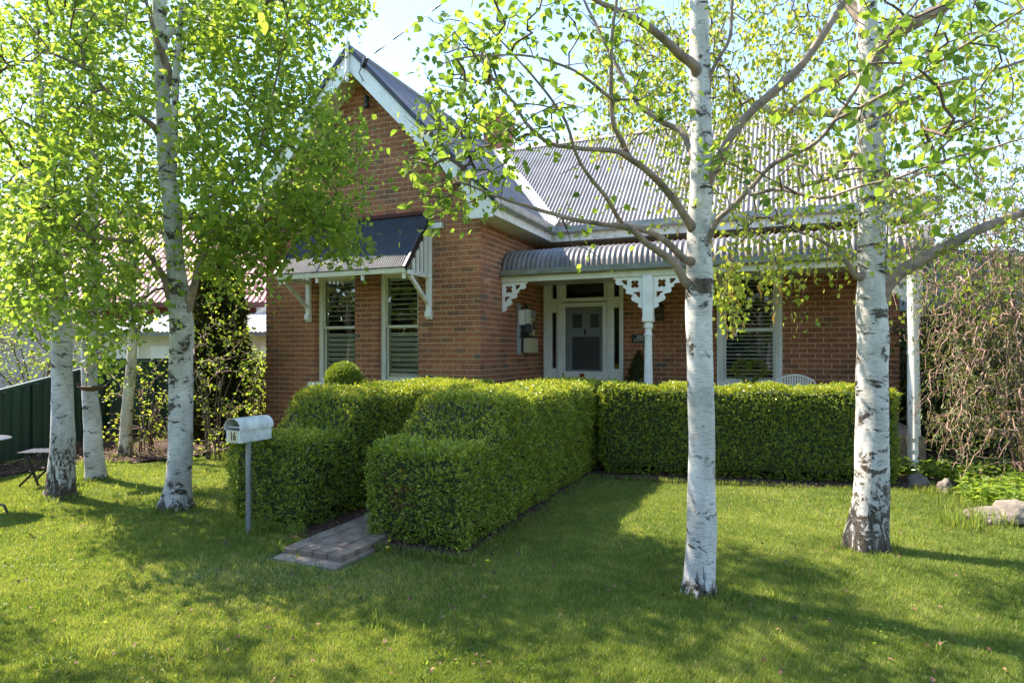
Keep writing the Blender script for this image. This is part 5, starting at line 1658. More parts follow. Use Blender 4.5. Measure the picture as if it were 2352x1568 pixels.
t5.limb(rows([(1602, 545, 34), (1582, 508, 18), (1551, 463, 17), (1516, 419, 16), (1480, 385, 15), (1454, 369, 14), (1425, 352, 13), (1402, 346, 12), (1322, 341, 10), (1261, 329, 9), (1208, 283, 8), (1182, 240, 7), (1140, 190, 5), (1105, 130, 4)], d5, d5 - .8), None, 12, 54)
t5.limb(rows([(1440, 360, 14), (1428, 325, 12), (1412, 290, 11), (1403, 220, 10), (1403, 108, 9), (1418, 0, 7), (1425, -120, 4)], d5 - .25, d5 - .5), None, 10, 55)
t5.limb(rows([(1407, 230, 9), (1370, 200, 7), (1320, 165, 6), (1260, 140, 6), (1180, 128, 5), (1090, 130, 4), (1010, 150, 3)], d5 - .4, d5 - 1.2), None, 8, 56)
t5.limb(rows([(1606, 190, 34), (1596, 152, 24), (1566, 128, 21), (1531, 96, 19), (1487, 60, 17), (1430, 28, 14), (1385, 10, 12), (1300, -40, 9), (1200, -110, 6), (1080, -190, 4)], d5, d5 - .5), None, 12, 57)
t5.limb(rows([(1600, 365, 30), (1581, 331, 15), (1563, 299, 14), (1505, 270, 12), (1458, 223, 11), (1426, 173, 10), (1386, 90, 8), (1350, 20, 6), (1310, -60, 4)], d5, d5 + .4), None, 10, 58)
t5.limb(rows([(1614, 450, 34), (1630, 405, 24), (1645, 375, 22), (1669, 330, 21), (1707, 278, 21), (1742, 243, 20), (1793, 196, 20), (1829, 162, 19), (1868, 112, 18), (1901, 61, 17), (1937, 8, 15), (1975, -80, 11), (2010, -180, 6)], d5, d5 - .35), None, 12, 59)
t5.limb(rows([(1612, 590, 36), (1626, 548, 14), (1649, 504, 13), (1685, 472, 12), (1721, 434, 12), (1757, 392, 11), (1800, 361, 11), (1858, 338, 10), (1896, 305, 10), (1920, 274, 10), (1955, 227, 8), (1991, 169, 8), (2027, 101, 7), (2081, 36, 6), (2130, -30, 4)], d5, d5 - .9), None, 10, 60)
t5.limb(rows([(1918, 276, 9), (1973, 248, 9), (2045, 210, 8), (2117, 173, 7), (2189, 120, 7), (2261, 79, 6), (2352, 22, 5), (2440, -30, 3)], d5 - .7, d5 - 1.5), None, 9, 61)
t5.limb(rows([(1726, 447, 10), (1775, 436, 8), (1829, 445, 8), (1887, 457, 8), (1937, 443, 7), (1984, 427, 7), (2067, 407, 6), (2153, 374, 6), (2261, 345, 5), (2352, 318, 4)], d5 - .3, d5 - 1.2), None, 8, 62)
t5.limb(rows([(1618, 245, 26), (1628, 187, 10), (1638, 155, 9), (1660, 119, 8), (1678, 83, 8), (1680, 0, 7), (1685, -120, 4)], d5, d5 - .2), None, 9, 63)
A5 = np.vstack([blob(rng, 970, 1200, 40, 330, 3.0, 4.2, 85, .05), blob(rng, 920, 1130, 260, 490, 3.4, 4.3, 70, .05), blob(rng, 1120, 1400, 0, 260, 2.9, 4.2, 34), blob(rng, 1120, 1290, 220, 400, 3.4, 4.2, 20),
                blob(rng, 1380, 1600, -20, 320, 3.4, 4.6, 20), blob(rng, 1560, 1720, 250, 420, 3.6, 4.2, 7), blob(rng, 1950, 2352, -20, 220, 2.5, 3.6, 46), blob(rng, 1850, 2352, 200, 440, 2.6, 3.7, 44),
                blob(rng, 1300, 1440, 500, 640, 3.8, 4.3, 8, .05), blob(rng, 950, 2450, -420, -40, 2.6, 5.0, 52), blob(rng, 600, 2900, -900, -420, 2.6, 5.6, 16), blob(rng, 1650, 1900, 300, 460, 3.2, 4.0, 8)])
t5.grow(A5, rng, skip_trunk_below=2.4, step=.08)
t5.leaves(rng, 4.0, (.040, .066), .08, 12, None, 'birch', 300, .35, (.45, .25))

# ---- right birch with catkins ---------------------------------------------
rng = np.random.default_rng(46)
b6 = gp(1988, 1258)
t6 = Tree('birch_tree', 'right-hand birch with black fissured butt, scarred bark and hanging catkins', b6, M['bark_f'], group=GB)
TRUNK_BASES.append((b6.x, b6.y, .19)); d6 = b6.y
t6.trunk(trunk_rows([(1986, 1262, 100), (1989, 1235, 94), (1997, 1180, 84), (2001, 1100, 74), (2003, 950, 71), (2003, 800, 72), (2003, 700, 72), (2006, 650, 70), (2003, 600, 60), (2003, 500, 57), (2004, 420, 56), (2003, 350, 58), (2000, 270, 56), (1996, 200, 50), (1994, 100, 46), (1990, 0, 40), (1987, -150, 30), (1984, -320, 18), (1980, -450, 7)], d6), 30, 6, .45)
t6.limb(rows([(2010, 690, 56), (2032, 655, 40), (2062, 628, 32), (2113, 598, 29), (2173, 566, 26), (2233, 534, 24), (2300, 506, 21), (2360, 484, 18), (2450, 440, 12), (2560, 380, 7)], d6, d6 - .4), None, 14, 71, wob=.003)
t6.limb(rows([(1998, 330, 50), (1985, 292, 30), (1967, 272, 25), (1937, 262, 22), (1901, 259, 20), (1847, 256, 18), (1793, 257, 17), (1754, 248, 15), (1700, 215, 11), (1660, 150, 8), (1630, 60, 5)], d6, d6 + .7), t6.bark, 12, 72, wob=.004)
t6.limb(rows([(1994, 200, 36), (1968, 167, 14), (1937, 176, 12), (1887, 202, 10), (1829, 240, 8), (1780, 290, 5)], d6, d6 + .4), None, 9, 73)
t6.limb(rows([(1998, 180, 44), (2016, 120, 32), (2063, 74, 31), (2117, 44, 30), (2182, 6, 26), (2260, -60, 20), (2350, -150, 12)], d6, d6 - .4), None, 12, 74, wob=.004)
t6.limb(rows([(2004, 340, 40), (2045, 256, 13), (2099, 230, 12), (2153, 201, 11), (2225, 180, 9), (2352, 140, 6), (2450, 100, 4)], d6, d6 - .5), None, 9, 75)
t6.limb(rows([(1996, 640, 44), (1965, 636, 14), (1950, 610, 11), (1925, 580, 10), (1905, 565, 9), (1870, 545, 7), (1830, 530, 5), (1785, 508, 4)], d6, d6 - .2), None, 9, 76)
t6.limb(rows([(1998, 420, 40), (1965, 350, 12), (1930, 390, 8), (1880, 420, 6), (1820, 430, 4)], d6, d6 + .3), None, 8, 77)
t6.limb(rows([(1990, 60, 34), (1930, -10, 18), (1850, -80, 14), (1750, -160, 10), (1640, -230, 6)], d6, d6 + .6), None, 9, 78)
t6.limb(rows([(2004, 480, 40), (2050, 440, 12), (2110, 400, 9), (2180, 370, 6)], d6, d6 + .5), None, 8, 79)
A6 = np.vstack([blob(rng, 1430, 1960, -30, 260, 4.8, 7.0, 290), blob(rng, 1340, 1560, 60, 300, 5.0, 6.6, 60), blob(rng, 1640, 1990, 250, 480, 4.7, 6.0, 70), blob(rng, 1660, 1980, 470, 600, 4.5, 5.4, 34),
                blob(rng, 1500, 1700, 300, 470, 5.0, 6.0, 26), blob(rng, 1990, 2370, 0, 330, 4.4, 6.4, 120), blob(rng, 2010, 2360, 330, 660, 4.4, 5.8, 70), blob(rng, 1640, 1700, 560, 700, 4.6, 5.2, 12, .04),
                blob(rng, 1300, 2700, -500, -40, 4.0, 7.0, 110), blob(rng, 1650, 1850, 600, 660, 4.6, 5.1, 12)])
t6.grow(A6, rng, droop=.22, skip_trunk_below=2.1, rtip=.0014, step=.07, expo=.36)
t6.leaves(rng, 3.8, (.03, .052), .06, 16, M['leaf_small'], 'birch', 200, .8, (.5, .24))
# catkins hang from the outer twigs
sel = t6.gn[(t6.gc <= 2)]
cl = np.sin(sel[:, 0] * 2.2 + 1) * np.sin(sel[:, 2] * 2.0 + .5)
sel = sel[rng.random(len(sel)) < np.clip(.25 + .7 * cl, .06, .9)]
n = len(sel)
build_leaves('catkins', sel + rng.normal(0, .02, (n, 3)), np.tile([0, 0, -1.0], (n, 1)) + rng.normal(0, .18, (n, 3)), rng.normal(0, 1, (n, 3)), rng.uniform(.05, .09, n), rng.random(n), M['catkin'], t6.root, 'narrow')
make_grass()

# long grass at trunk feet, post, hedge feet
acc = []; rg_ = np.random.default_rng(8)
for (cx, cy, r) in TRUNK_BASES:
    for i in range(16):
        a = rg_.uniform(0, 6.28); grass_tuft(cx + (r + .02) * math.cos(a), cy + (r + .02) * math.sin(a), .06, 14, .07, rg_, acc)
lp = gp(571, 1226)
grass_tuft(lp.x, lp.y, .14, 180, .11, rg_, acc)
for i in range(70):
    p = QW(-1.12 + .9 * rg_.random(), .44); grass_tuft(p.x, p.y, .06, 9, .12, rg_, acc, .45)
for i in range(60):
    p = QW(.40 + 1.0 * rg_.random(), .42); grass_tuft(p.x, p.y, .05, 7, .08, rg_, acc, .4)
for i in range(120):
    t = rg_.random(); x = 1.0 + 3.6 * t; y = 7.79 - .78 * t + rg_.normal(0, .02); grass_tuft(x, y, .05, 10, .075, rg_, acc, .5)
for i in range(60):
    x = 4.55 + 1.0 * rg_.random(); y = 6.95 - .28 * (x - 4.55) + rg_.normal(0, .05); grass_tuft(x, y, .08, 14, .14, rg_, acc, .55)
for i in range(60):
    p = gp(rg_.uniform(-40, 320), 1062); y = p.y + rg_.uniform(-.3, 0); grass_tuft(p.x, y, .08, 9, .10, rg_, acc, .5)
for i in range(46):
    p = gp(rg_.uniform(2170, 2330), rg_.uniform(1150, 1215)); grass_tuft(p.x, p.y, .09, 16, .20, rg_, acc, .5)
for i in range(150):
    p = QW(1.33 + .07 * rg_.random(), .5 + 3.6 * rg_.random()); grass_tuft(p.x, p.y, .05, 10, .05, rg_, acc, .45)
for i in range(420):
    y = 2.8 + 4.8 * rg_.random(); x = rg_.uniform(-.85, .85) * y
    if any(in_poly(np.array([x]), np.array([y]), pl)[0] for pl in ([QW(-1.2, .3), QW(1.4, .3), QW(1.5, 5), QW(-1.2, 5)], [(0.8, 7.7), (7.6, 6.1), (9, 9), (0, 9)])): continue
    grass_tuft(x, y, .05, 12, rg_.uniform(.05, .085), rg_, acc, rg_.uniform(.2, .7))
build_tufts('long_grass', acc)
# clover and flat weeds, fallen leaves, dandelions on the lawn
def lawn_pts(rg, n, y0=2.8, y1=7.6):
    y = rg.uniform(y0, y1, n); x = rg.uniform(-.85, .85, n) * y
    k = ~(in_poly(x, y, [QW(-1.2, -.1), QW(1.4, .4), QW(1.5, 5), QW(-1.2, 5)]) | in_poly(x, y, [(0.8, 7.7), (7.6, 6.1), (9, 9), (0, 9)]))
    return x[k], y[k]
rgw = np.random.default_rng(77)
cx, cy = lawn_pts(rgw, 90)
x = np.repeat(cx, 34); y = np.repeat(cy, 34); m = len(x); sp_ = np.repeat(rgw.uniform(.04, .16, len(cx)), 34)
P = np.stack([x + rgw.normal(0, 1, m) * sp_, y + rgw.normal(0, 1, m) * sp_, rgw.uniform(.012, .03, m)], 1)
build_leaves('lawn_weeds', P, rgw.normal(0, 1, (m, 3)) * [1, 1, .3], rgw.normal(0, .3, (m, 3)) + [0, 0, 1], rgw.uniform(.012, .026, m), np.clip(rgw.normal(.35, .2, m), 0, 1), M['leaf_birch'], None, 'birch')
x, y = lawn_pts(rgw, 650); m = len(x)
build_leaves('fallen_leaves', np.stack([x, y, rgw.uniform(.02, .035, m)], 1), rgw.normal(0, 1, (m, 3)) * [1, 1, .3], rgw.normal(0, .4, (m, 3)) + [0, 0, 1], rgw.uniform(.015, .035, m), rgw.random(m), M['leaf_dry'], None, 'birch')
mbf = MB()
for (u_, v_) in ((889, 1271), (893, 1255), (1118, 1302)):
    q = gp(u_, v_)
    mbf.tube([(q.x, q.y, 0), (q.x + .005, q.y, .045)], .0015, 4)
    mbf.lathe((q.x + .005, q.y), [(.002, .044), (.015, .05), (.014, .056), (.004, .058)], 9)
mbf.build('dandelions', simple('dandelion', (.65, .42, .01), (.7, .5, .02), 30, .7, 0), kind='stuff')

# fallen leaves on the beds
def litter(name, pts_f, n, seed, size=(.025, .05)):
    rg = np.random.default_rng(seed)
    P = pts_f(rg, n); m = len(P)
    D = rg.normal(0, 1, (m, 3)) * np.array([1, 1, .25]); N = rg.normal(0, .3, (m, 3)) + np.array([0, 0, 1.0])
    build_leaves(name, P, D, N, rg.uniform(*size, m), rg.random(m), M['leaf_dry'], None, 'birch')
def f_fence(rg, n):
    x = rg.uniform(-9.0, -4.0, n); y = rg.uniform(7.0, 12, n)
    k = in_poly(x, y, [gp(-60, 1110), gp(60, 1090), gp(200, 1066), gp(310, 1066), gp(430, 1053), gp(540, 1034), (-4.2, 11.5), (-8.6, 12.5), (-9.0, 7.0)])
    return np.stack([x[k], y[k], rg.uniform(.02, .07, k.sum())], 1)
litter('leaf_litter', f_fence, 7000, 3)
def f_path(rg, n):
    a = np.where(rg.random(n) < .5, rg.uniform(-.28, -.04, n), rg.uniform(.60, 1.55, n)); b = rg.uniform(.30, 4.6, n)
    p = np.array(Q0)[None] + a[:, None] * np.array(AV)[None] + b[:, None] * np.array(BV)[None]; p[:, 2] = rg.uniform(.015, .035, n); return p
litter('leaf_litter', f_path, 2600, 4, (.012, .03))
def f_ver(rg, n):
    x = rg.uniform(.9, 7.5, n); y = rg.uniform(6.2, 9, n)
    k = in_poly(x, y, [(0.9, 7.8), (4.5, 7.02), (5.1, 6.87), (7.6, 6.12), (9.5, 9), (3, 9)])
    return np.stack([x[k], y[k], rg.uniform(.016, .04, k.sum())], 1)
litter('leaf_litter', f_ver, 3500, 5, (.02, .045))

# ================================================================== SHRUBS
def shrub(name, label, base, stems, A, rng, leaf_kw, grow_kw, cat='shrub', group=None):
    t = Tree(name, label, base, M['twig_brown'], cat, group)
    for i, st in enumerate(stems):
        t.limb(st, grow_kw.get('stem_mat', M['twig']), 6, i, 'stem', .01)
    gk = {k: v for k, v in grow_kw.items() if k != 'stem_mat'}
    t.grow(A, rng, **gk)
    t.leaves(rng, **leaf_kw)
    return t
def fan_stems(rng, c, h, spread, n, r=.015):
    out = []
    for i in range(n):
        a = rng.uniform(0, 2 * np.pi); q = rng.uniform(.2, 1) * spread
        out.append([(c[0] + .1 * math.cos(a), c[1] + .1 * math.sin(a), 0, r), (c[0] + .4 * q * math.cos(a), c[1] + .4 * q * math.sin(a), h * .4, r * .8), (c[0] + q * math.cos(a), c[1] + q * math.sin(a), h * rng.uniform(.7, .95), r * .35)])
    return out
# big twiggy shrub on the right
rng = np.random.default_rng(61)
c = (6.15, 7.4)
A = np.vstack([blob(rng, 2150, 2420, 620, 1030, 6.5, 8.2, 1550, .10), blob(rng, 2120, 2420, 430, 700, 6.8, 8.4, 700, .10), blob(rng, 2200, 2450, 300, 480, 7.0, 8.4, 150), blob(rng, 2075, 2140, 560, 1000, 7.6, 8.4, 70, .03), blob(rng, 2400, 2800, 350, 1050, 6.0, 8.5, 260)])
shrub('shrub', 'tall tangled twiggy shrub with narrow olive leaves filling the right edge', (c[0], c[1], 0), fan_stems(rng, c, 3.2, 1.1, 12, .03), A, rng,
      dict(per_node=2.0, size=(.045, .08), spread=.06, maxcnt=10, mat=M['leaf_olive'], shape='narrow', hang=-.1, tint=(.6, .25)), dict(rtip=.0023, expo=.30, step=.07, twig_mat=M['twig_brown'], noise_=.009, zfac=.6, k=3, droop=.05))
# dark mass behind
rng = np.random.default_rng(62)
c = (7.25, 9.5)
A = np.vstack([ell(rng, (7.25, 9.3, 1.9), (1.5, 1.1, 2.1), 480), ell(rng, (6.9, 9.2, .9), (1.2, .8, .9), 190)])
shrub('shrub', 'dark leafy shrub behind the twiggy one at the right edge', (c[0], c[1], 0), fan_stems(rng, c, 3, 1.0, 8, .03), A, rng,
      dict(per_node=6, size=(.07, .12), spread=.09, maxcnt=14, mat=M['leaf_conifer'], shape='narrow', hang=0, tint=(.4, .25)), dict(rtip=.003, expo=.35, step=.12))
# sprigging shrubs behind the left birches
rng = np.random.default_rng(63)
g = Vector(((490 - CX2) / F2 * 9.3, 9.3, 0))
A = np.vstack([blob(rng, 445, 590, 740, 1040, 8.6, 9.9, 150, .04), blob(rng, 450, 560, 690, 800, 9.0, 9.8, 24)])
shrub('shrub', 'loose sprigging shrub with yellow-green young leaves in front of the dark conifer', g, fan_stems(rng, (g.x, g.y), 1.7, .6, 12, .012), A, rng,
      dict(per_node=3.4, size=(.035, .06), spread=.05, maxcnt=9, mat=M['leaf_small'], hang=-.4, tint=(.35, .25)), dict(rtip=.0022, step=.08, twig_mat=M['twig_brown']))
rng = np.random.default_rng(64)
g = Vector(((335 - CX2) / F2 * 9.8, 9.8, 0))
A = np.vstack([blob(rng, 240, 395, 830, 1050, 9.2, 10.4, 120, .04)])
shrub('shrub', 'low sprigging shrub against the green fence between the slender and stout birches', g, fan_stems(rng, (g.x, g.y), 1.1, .6, 10, .012), A, rng,
      dict(per_node=3.0, size=(.035, .06), spread=.05, maxcnt=9, mat=M['leaf_small'], hang=-.4, tint=(.35, .25)), dict(rtip=.0022, step=.08, twig_mat=M['twig_brown']))
rng = np.random.default_rng(65)
g = Vector(((585 - CX2) / F2 * 12.0, 12.0, 0))
A = blob(rng, 552, 625, 800, 1000, 11.4, 12.8, 110, .05)
shrub('shrub', 'bright green flowering shrub pressed against the left corner of the brick house', g, fan_stems(rng, (g.x, g.y), 1.3, .5, 8, .012), A, rng,
      dict(per_node=3.2, size=(.04, .06), spread=.06, maxcnt=8, mat=M['leaf_birch'], hang=0, tint=(.8, .2)), dict(rtip=.0022, step=.1))
rng = np.random.default_rng(66)
g = Vector(((90 - CX2) / F2 * 12.2, 12.2, 0))
A = np.vstack([blob(rng, -60, 215, 690, 850, 11.4, 13.2, 230, .05), blob(rng, -60, 90, 830, 900, 11.4, 12.4, 40)])
shrub('shrub', 'rounded yellow-green bush rising behind the green fence at far left', g, fan_stems(rng, (g.x, g.y), 2, 1.2, 8, .02), A, rng,
      dict(per_node=3.6, size=(.04, .065), spread=.08, maxcnt=8, mat=M['leaf_small'], hang=0, tint=(.3, .25)), dict(rtip=.003, step=.12))

# conifer
def foliage_solid(name, label, base, cat, prof, n, mat, seed, size, per=5, squash=1.0, shape='narrow', trunk=True, core=True, tint_=(.45, .2), lift=.05, upb=.6):
    """clipped or dense plant of revolution: prof [(z, r)]"""
    rg = np.random.default_rng(seed)
    root = empty(name, base, 0, label, cat)
    z = np.array([p[0] for p in prof]); r = np.array([p[1] for p in prof])
    zz = rg.random(n * 2) * (z[-1] - z[0]) + z[0]
    rr = np.interp(zz, z, r); k = rg.random(n * 2) * r.max() < rr + .15 * r.max(); zz = zz[k]; rr = rr[k]
    a = rg.uniform(0, 2 * np.pi, len(zz)); lump = 1 + .10 * np.sin(3 * a + zz * 4 + seed) + .06 * np.sin(7 * a - zz * 9)
    if size < .03: lump = 1 + .03 * np.sin(5 * a + zz * 12)
    P = np.stack([base[0] + rr * lump * np.cos(a), base[1] + rr * lump * np.sin(a) * squash, zz + base[2]], 1)
    sl = np.gradient(r, z); nz = -np.interp(zz, z, sl)
    N = np.stack([np.cos(a), np.sin(a), nz], 1); N /= np.linalg.norm(N, axis=1, keepdims=True)
    m = len(P); PP = np.repeat(P, per, 0) ; NN = np.repeat(N, per, 0)
    PP = PP - NN * np.abs(rg.normal(0, lift, (m * per, 1))) + rg.normal(0, size * .5, (m * per, 3))
    D = NN * .6 + np.array([0, 0, upb]) + rg.normal(0, .6, (m * per, 3))
    T = np.clip(rg.normal(*tint_, m * per), 0, .9)
    build_leaves('foliage', PP, D, rg.normal(0, 1, (m * per, 3)) + NN * .5, rg.uniform(.7, 1.3, m * per) * size, T, mat, root, shape)
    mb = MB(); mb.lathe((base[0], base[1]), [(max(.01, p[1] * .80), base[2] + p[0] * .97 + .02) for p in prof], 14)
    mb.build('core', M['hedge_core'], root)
    return root
g = Vector(((497 - CX2) / F2 * 11.0, 11.0, 0))
foliage_solid('conifer', 'dark columnar conifer between the stout birch and the brick house', g, 'conifer', [(0, .30), (.5, .42), (1.5, .46), (2.3, .42), (2.9, .28), (3.3, .05)], 4200, M['leaf_conifer'], 71, .10, 5, shape='scale')
g = wp(790, 872, 9.6)
tb = foliage_solid('topiary_ball', 'clipped round box ball on a stem in front of the left window', Vector((g.x, g.y, 0)), 'topiary', [(g.z - .27, .02), (g.z - .24, .12), (g.z - .17, .21), (g.z - .08, .26), (g.z, .275), (g.z + .08, .26), (g.z + .17, .21), (g.z + .24, .12), (g.z + .27, .02)], 1900, M['leaf_box'], 72, .021, 5, shape='box', tint_=(.33, .16), lift=.008)
mb = MB(); mb.tube([(g.x, g.y, .28), (g.x, g.y, g.z - .2)], .02, 8); mb.build('stem', M['twig'], tb)
mb = MB(); mb.lathe((g.x, g.y), [(.13, 0), (.19, .28), (.205, .28), (.205, .33), (.17, .33), (.165, .28)], 20); mb.build('pot', M['orange_terracotta'], tb, smooth=True)
pcw = H2W(1.98, FB - .30, .48)
pc = foliage_solid('potted_conifer', 'small cone shaped potted conifer on the verandah between door and post', pcw, 'potted plant', [(.38, .10), (.45, .19), (.6, .2), (.8, .13), (.98, .06), (1.1, .01)], 700, M['leaf_conifer'], 73, .035, 5, tint_=(.5, .2), lift=.012)
mb = MB(); mb.lathe((pcw.x, pcw.y), [(.14, pcw.z), (.19, pcw.z + .36), (.22, pcw.z + .36), (.22, pcw.z + .40), (.18, pcw.z + .40), (.17, pcw.z + .36)], 20); mb.build('pot', M['orange_terracotta'], pc, smooth=True)

foliage_solid('shrub', 'dark rounded evergreen bush behind the downpipe at the right end of the house', Vector((7.55, 10.4, 0)), 'shrub', [(0, 1.0), (.5, 1.25), (1.1, 1.25), (1.7, .95), (2.1, .45), (2.25, .05)], 1500, M['leaf_olive'], 75, .10, 5, tint_=(.3, .2), shape='scale', lift=.06)
# ground cover by the rocks
rng = np.random.default_rng(81)
acc_P = []
c0 = gp(2290, 1130)
n = 5200
x = rng.uniform(4.6, 7.2, n); y = rng.uniform(5.5, 7.2, n)
k = in_poly(x, y, [gp(2190, 1120), gp(2225, 1178), gp(2290, 1195), gp(2420, 1205), (7.2, 6.6), (5.6, 7.1)])
x, y = x[k], y[k]; m = len(x); hh = .10 + .20 * rng.random(m) * (.5 + .5 * np.sin(x * 5) * np.sin(y * 6))
P = np.stack([x, y, hh], 1)
D = rng.normal(0, 1, (m, 3)) * np.array([1, 1, .3]) + [0, -.3, .1]
build_leaves('ground_cover', P, D, rng.normal(0, .3, (m, 3)) + [0, 0, 1], rng.uniform(.05, .10, m), np.clip(rng.normal(.6, .2, m), 0, 1), M['leaf_birch'], None, 'birch')
rng = np.random.default_rng(82)
n = 900; x = rng.uniform(4.9, 6.4, n); y = 7.9 - .18 * (x - 4.9) + rng.normal(0, .25, n)
P = np.stack([x, y, rng.uniform(.03, .22, n)], 1)
build_leaves('ground_cover', P, rng.normal(0, 1, (n, 3)) * [1, 1, .4], rng.normal(0, .3, (n, 3)) + [0, 0, 1], rng.uniform(.05, .10, n), np.clip(rng.normal(.3, .2, n), 0, 1), M['leaf_birch'], None, 'birch')

# ================================================================== ROCKS
def rock(label, c, sx, sy, sz, seed, rz=0):
    bm = bmesh.new(); bmesh.ops.create_icosphere(bm, subdivisions=4, radius=1)
    rr = np.random.default_rng(seed); ph = rr.uniform(0, 6, 9)
    from mathutils import noise as mn
    for v in bm.verts:
        p = v.co.copy(); d = 1 + .28 * mn.noise(p * 1.1 + Vector((seed, 0, 0))) + .12 * mn.noise(p * 3.1 + Vector((0, seed, 0))) + .04 * mn.noise(p * 9)
        v.co = Vector((p.x * sx * d, p.y * sy * d, max(-.4, p.z) * sz * d))
    me = bpy.data.meshes.new('rock'); bm.to_mesh(me); bm.free(); me.materials.append(M['rock'])
    for p in me.polygons: p.use_smooth = True
    o = bpy.data.objects.new('rock', me); COL.objects.link(o); o.location = c; o.rotation_euler = (0, 0, rz)
    tag(o, label, 'rock', 'garden edging rocks at the right')
    return o
p = gp(2282, 1205); rock('broad flat-topped sandstone rock, largest of the garden edging at the right', (p.x + .10, p.y + .16, .02), .22, .18, .11, 1, -.3)
p = gp(2345, 1210); rock('sandstone rock cut off by the right edge of the photo', (p.x + .05, p.y + .12, .08), .15, .17, .14, 2, .4)
p = gp(2187, 1140); rock('pale upright stone with grass tuft beside the downpipe bed', (p.x, p.y + .1, .04), .08, .07, .14, 3, .1)
p = gp(2150, 1125); rock('dark shaded stone behind the grass tufts near the downpipe foot', (p.x - .02, p.y + .3, .0), .14, .11, .13, 4, .1)

# ================================================================== LETTERBOX
lb = empty('letterbox', (lp.x, lp.y, 0), R(-26), 'white arched metal letterbox numbered 16 on a grey pole', 'letterbox', world_children=False)
TZ = 0.81
mb = MB(); mb.tube([(0, 0, -.05), (0, 0, .38), (.0, 0, TZ)], .024, 16); mb.tube([(0, 0, .395), (0, 0, .41)], .026, 16)
mb.build('pole', M['steel'], lb, smooth=True)
W_, L_, H_ = .084, .17, .118
mb = MB()
x0, x1, y0, y1 = -W_ - .035, W_ - .035, -.13, .21
# box runs front (towards camera-left) to back
mb.box(x0, x1, y0, y1, TZ, TZ + .004); mb.box(x0, x0 + .003, y0, y1, TZ + .004, TZ + H_); mb.box(x1 - .003, x1, y0, y1, TZ + .004, TZ + H_)
mb.box(x0 + .003, x1 - .003, y1 - .003, y1, TZ + .004, TZ + H_); mb.box(x0 + .003, x1 - .003, y0, y0 + .003, TZ + .004, TZ + .104)
box_ = mb.build('box', M['box_paint'], lb)
mb = MB()
cx_ = (x0 + x1) / 2; rr_ = W_ + .010
arc = [(cx_ - rr_, TZ + H_ - .012)] + [(cx_ + rr_ * math.cos(R(180 - 180 * i / 18)), TZ + H_ + .012 + .078 * math.sin(R(180 - 180 * i / 18))) for i in range(19)] + [(cx_ + rr_, TZ + H_ - .012)]
inn = [(cx_ + (p[0] - cx_) * .965, (p[1] - TZ - H_) * .965 + TZ + H_) for p in arc]
vs = []; fs = []
for (yy) in (y0 - .012, y1 + .012):
    vs += [(p[0], yy, p[1]) for p in arc] + [(p[0], yy, p[1]) for p in inn]
n = len(arc)
for i in range(n - 1):
    fs += [(i, i + 1, 2 * n + i + 1, 2 * n + i), (n + i, 3 * n + i, 3 * n + i + 1, n + i + 1), (i, n + i, n + i + 1, i + 1), (2 * n + i, 2 * n + i + 1, 3 * n + i + 1, 3 * n + i)]
mb.add(vs, fs)
# closed rear end
rear = [(p[0], y1 + .0, p[1]) for p in inn]; mb.add(rear, [tuple(range(len(rear)))])
mb.build('roof', M['box_paint'], lb, smooth=True)
mb = MB(); mb.box(x0 + .004, x1 - .004, y0 + .02, y0 + .024, TZ + .125, TZ + .135); mb.build('slot_lip', M['box_paint'], lb)
mb = MB(); mb.box(cx_ - .054, cx_ + .056, y0 - .003, y0 - .0005, TZ + .010, TZ + .100); mb.build('number_plate', M['plate'], lb)
text_mesh('number', '16', .098, .0008, M['black'], lb, (cx_ + .001, y0 - .0045, TZ + .054), (R(90), 0, 0), .72, 1, .0022)
mb = MB()
for (yy) in (y0 + .02,): mb.tube([(x1 + .006, yy, TZ + H_ + .002), (x1 + .013, yy, TZ + H_ + .002)], .004, 8)
mb.build('rivet', M['black'], lb)

# ================================================================== VERANDAH THINGS
# heart wreath
wc = H2W(3.83, FB - .07, 1.26)
wr = empty('heart_wreath', wc, 0, 'heart shaped green leaf wreath hanging at the foot of the verandah window', 'wreath')
rng = np.random.default_rng(91)
t = rng.uniform(0, 2 * np.pi, 1500)
hx = 16 * np.sin(t) ** 3 / 16 * .24; hz = (13 * np.cos(t) - 5 * np.cos(2 * t) - 2 * np.cos(3 * t) - np.cos(4 * t)) / 16 * .23
P = np.array(wc)[None] + hx[:, None] * np.array(AV)[None] + hz[:, None] * np.array([[0, 0, 1.0]]) + rng.normal(0, .023, (1500, 3)) + np.array([[0, 0, -.02]])
build_leaves('leaves', P, rng.normal(0, 1, (1500, 3)), rng.normal(0, 1, (1500, 3)) - np.array(BV)[None] * .6, rng.uniform(.02, .04, 1500), np.clip(rng.normal(.5, .16, 1500), 0, .8), M['leaf_box'], wr, 'box')
mb = MB()
tt = np.linspace(0, 2 * np.pi, 50)
mb.tube([tuple(np.array(wc) + (np.sin(a) ** 3 * .24) * np.array(AV) + np.array([0, 0, (13 * math.cos(a) - 5 * math.cos(2 * a) - 2 * math.cos(3 * a) - math.cos(4 * a)) / 16 * .23 - .02])) for a in tt], .014, 6)
mb.build('frame', M['twig'], wr)
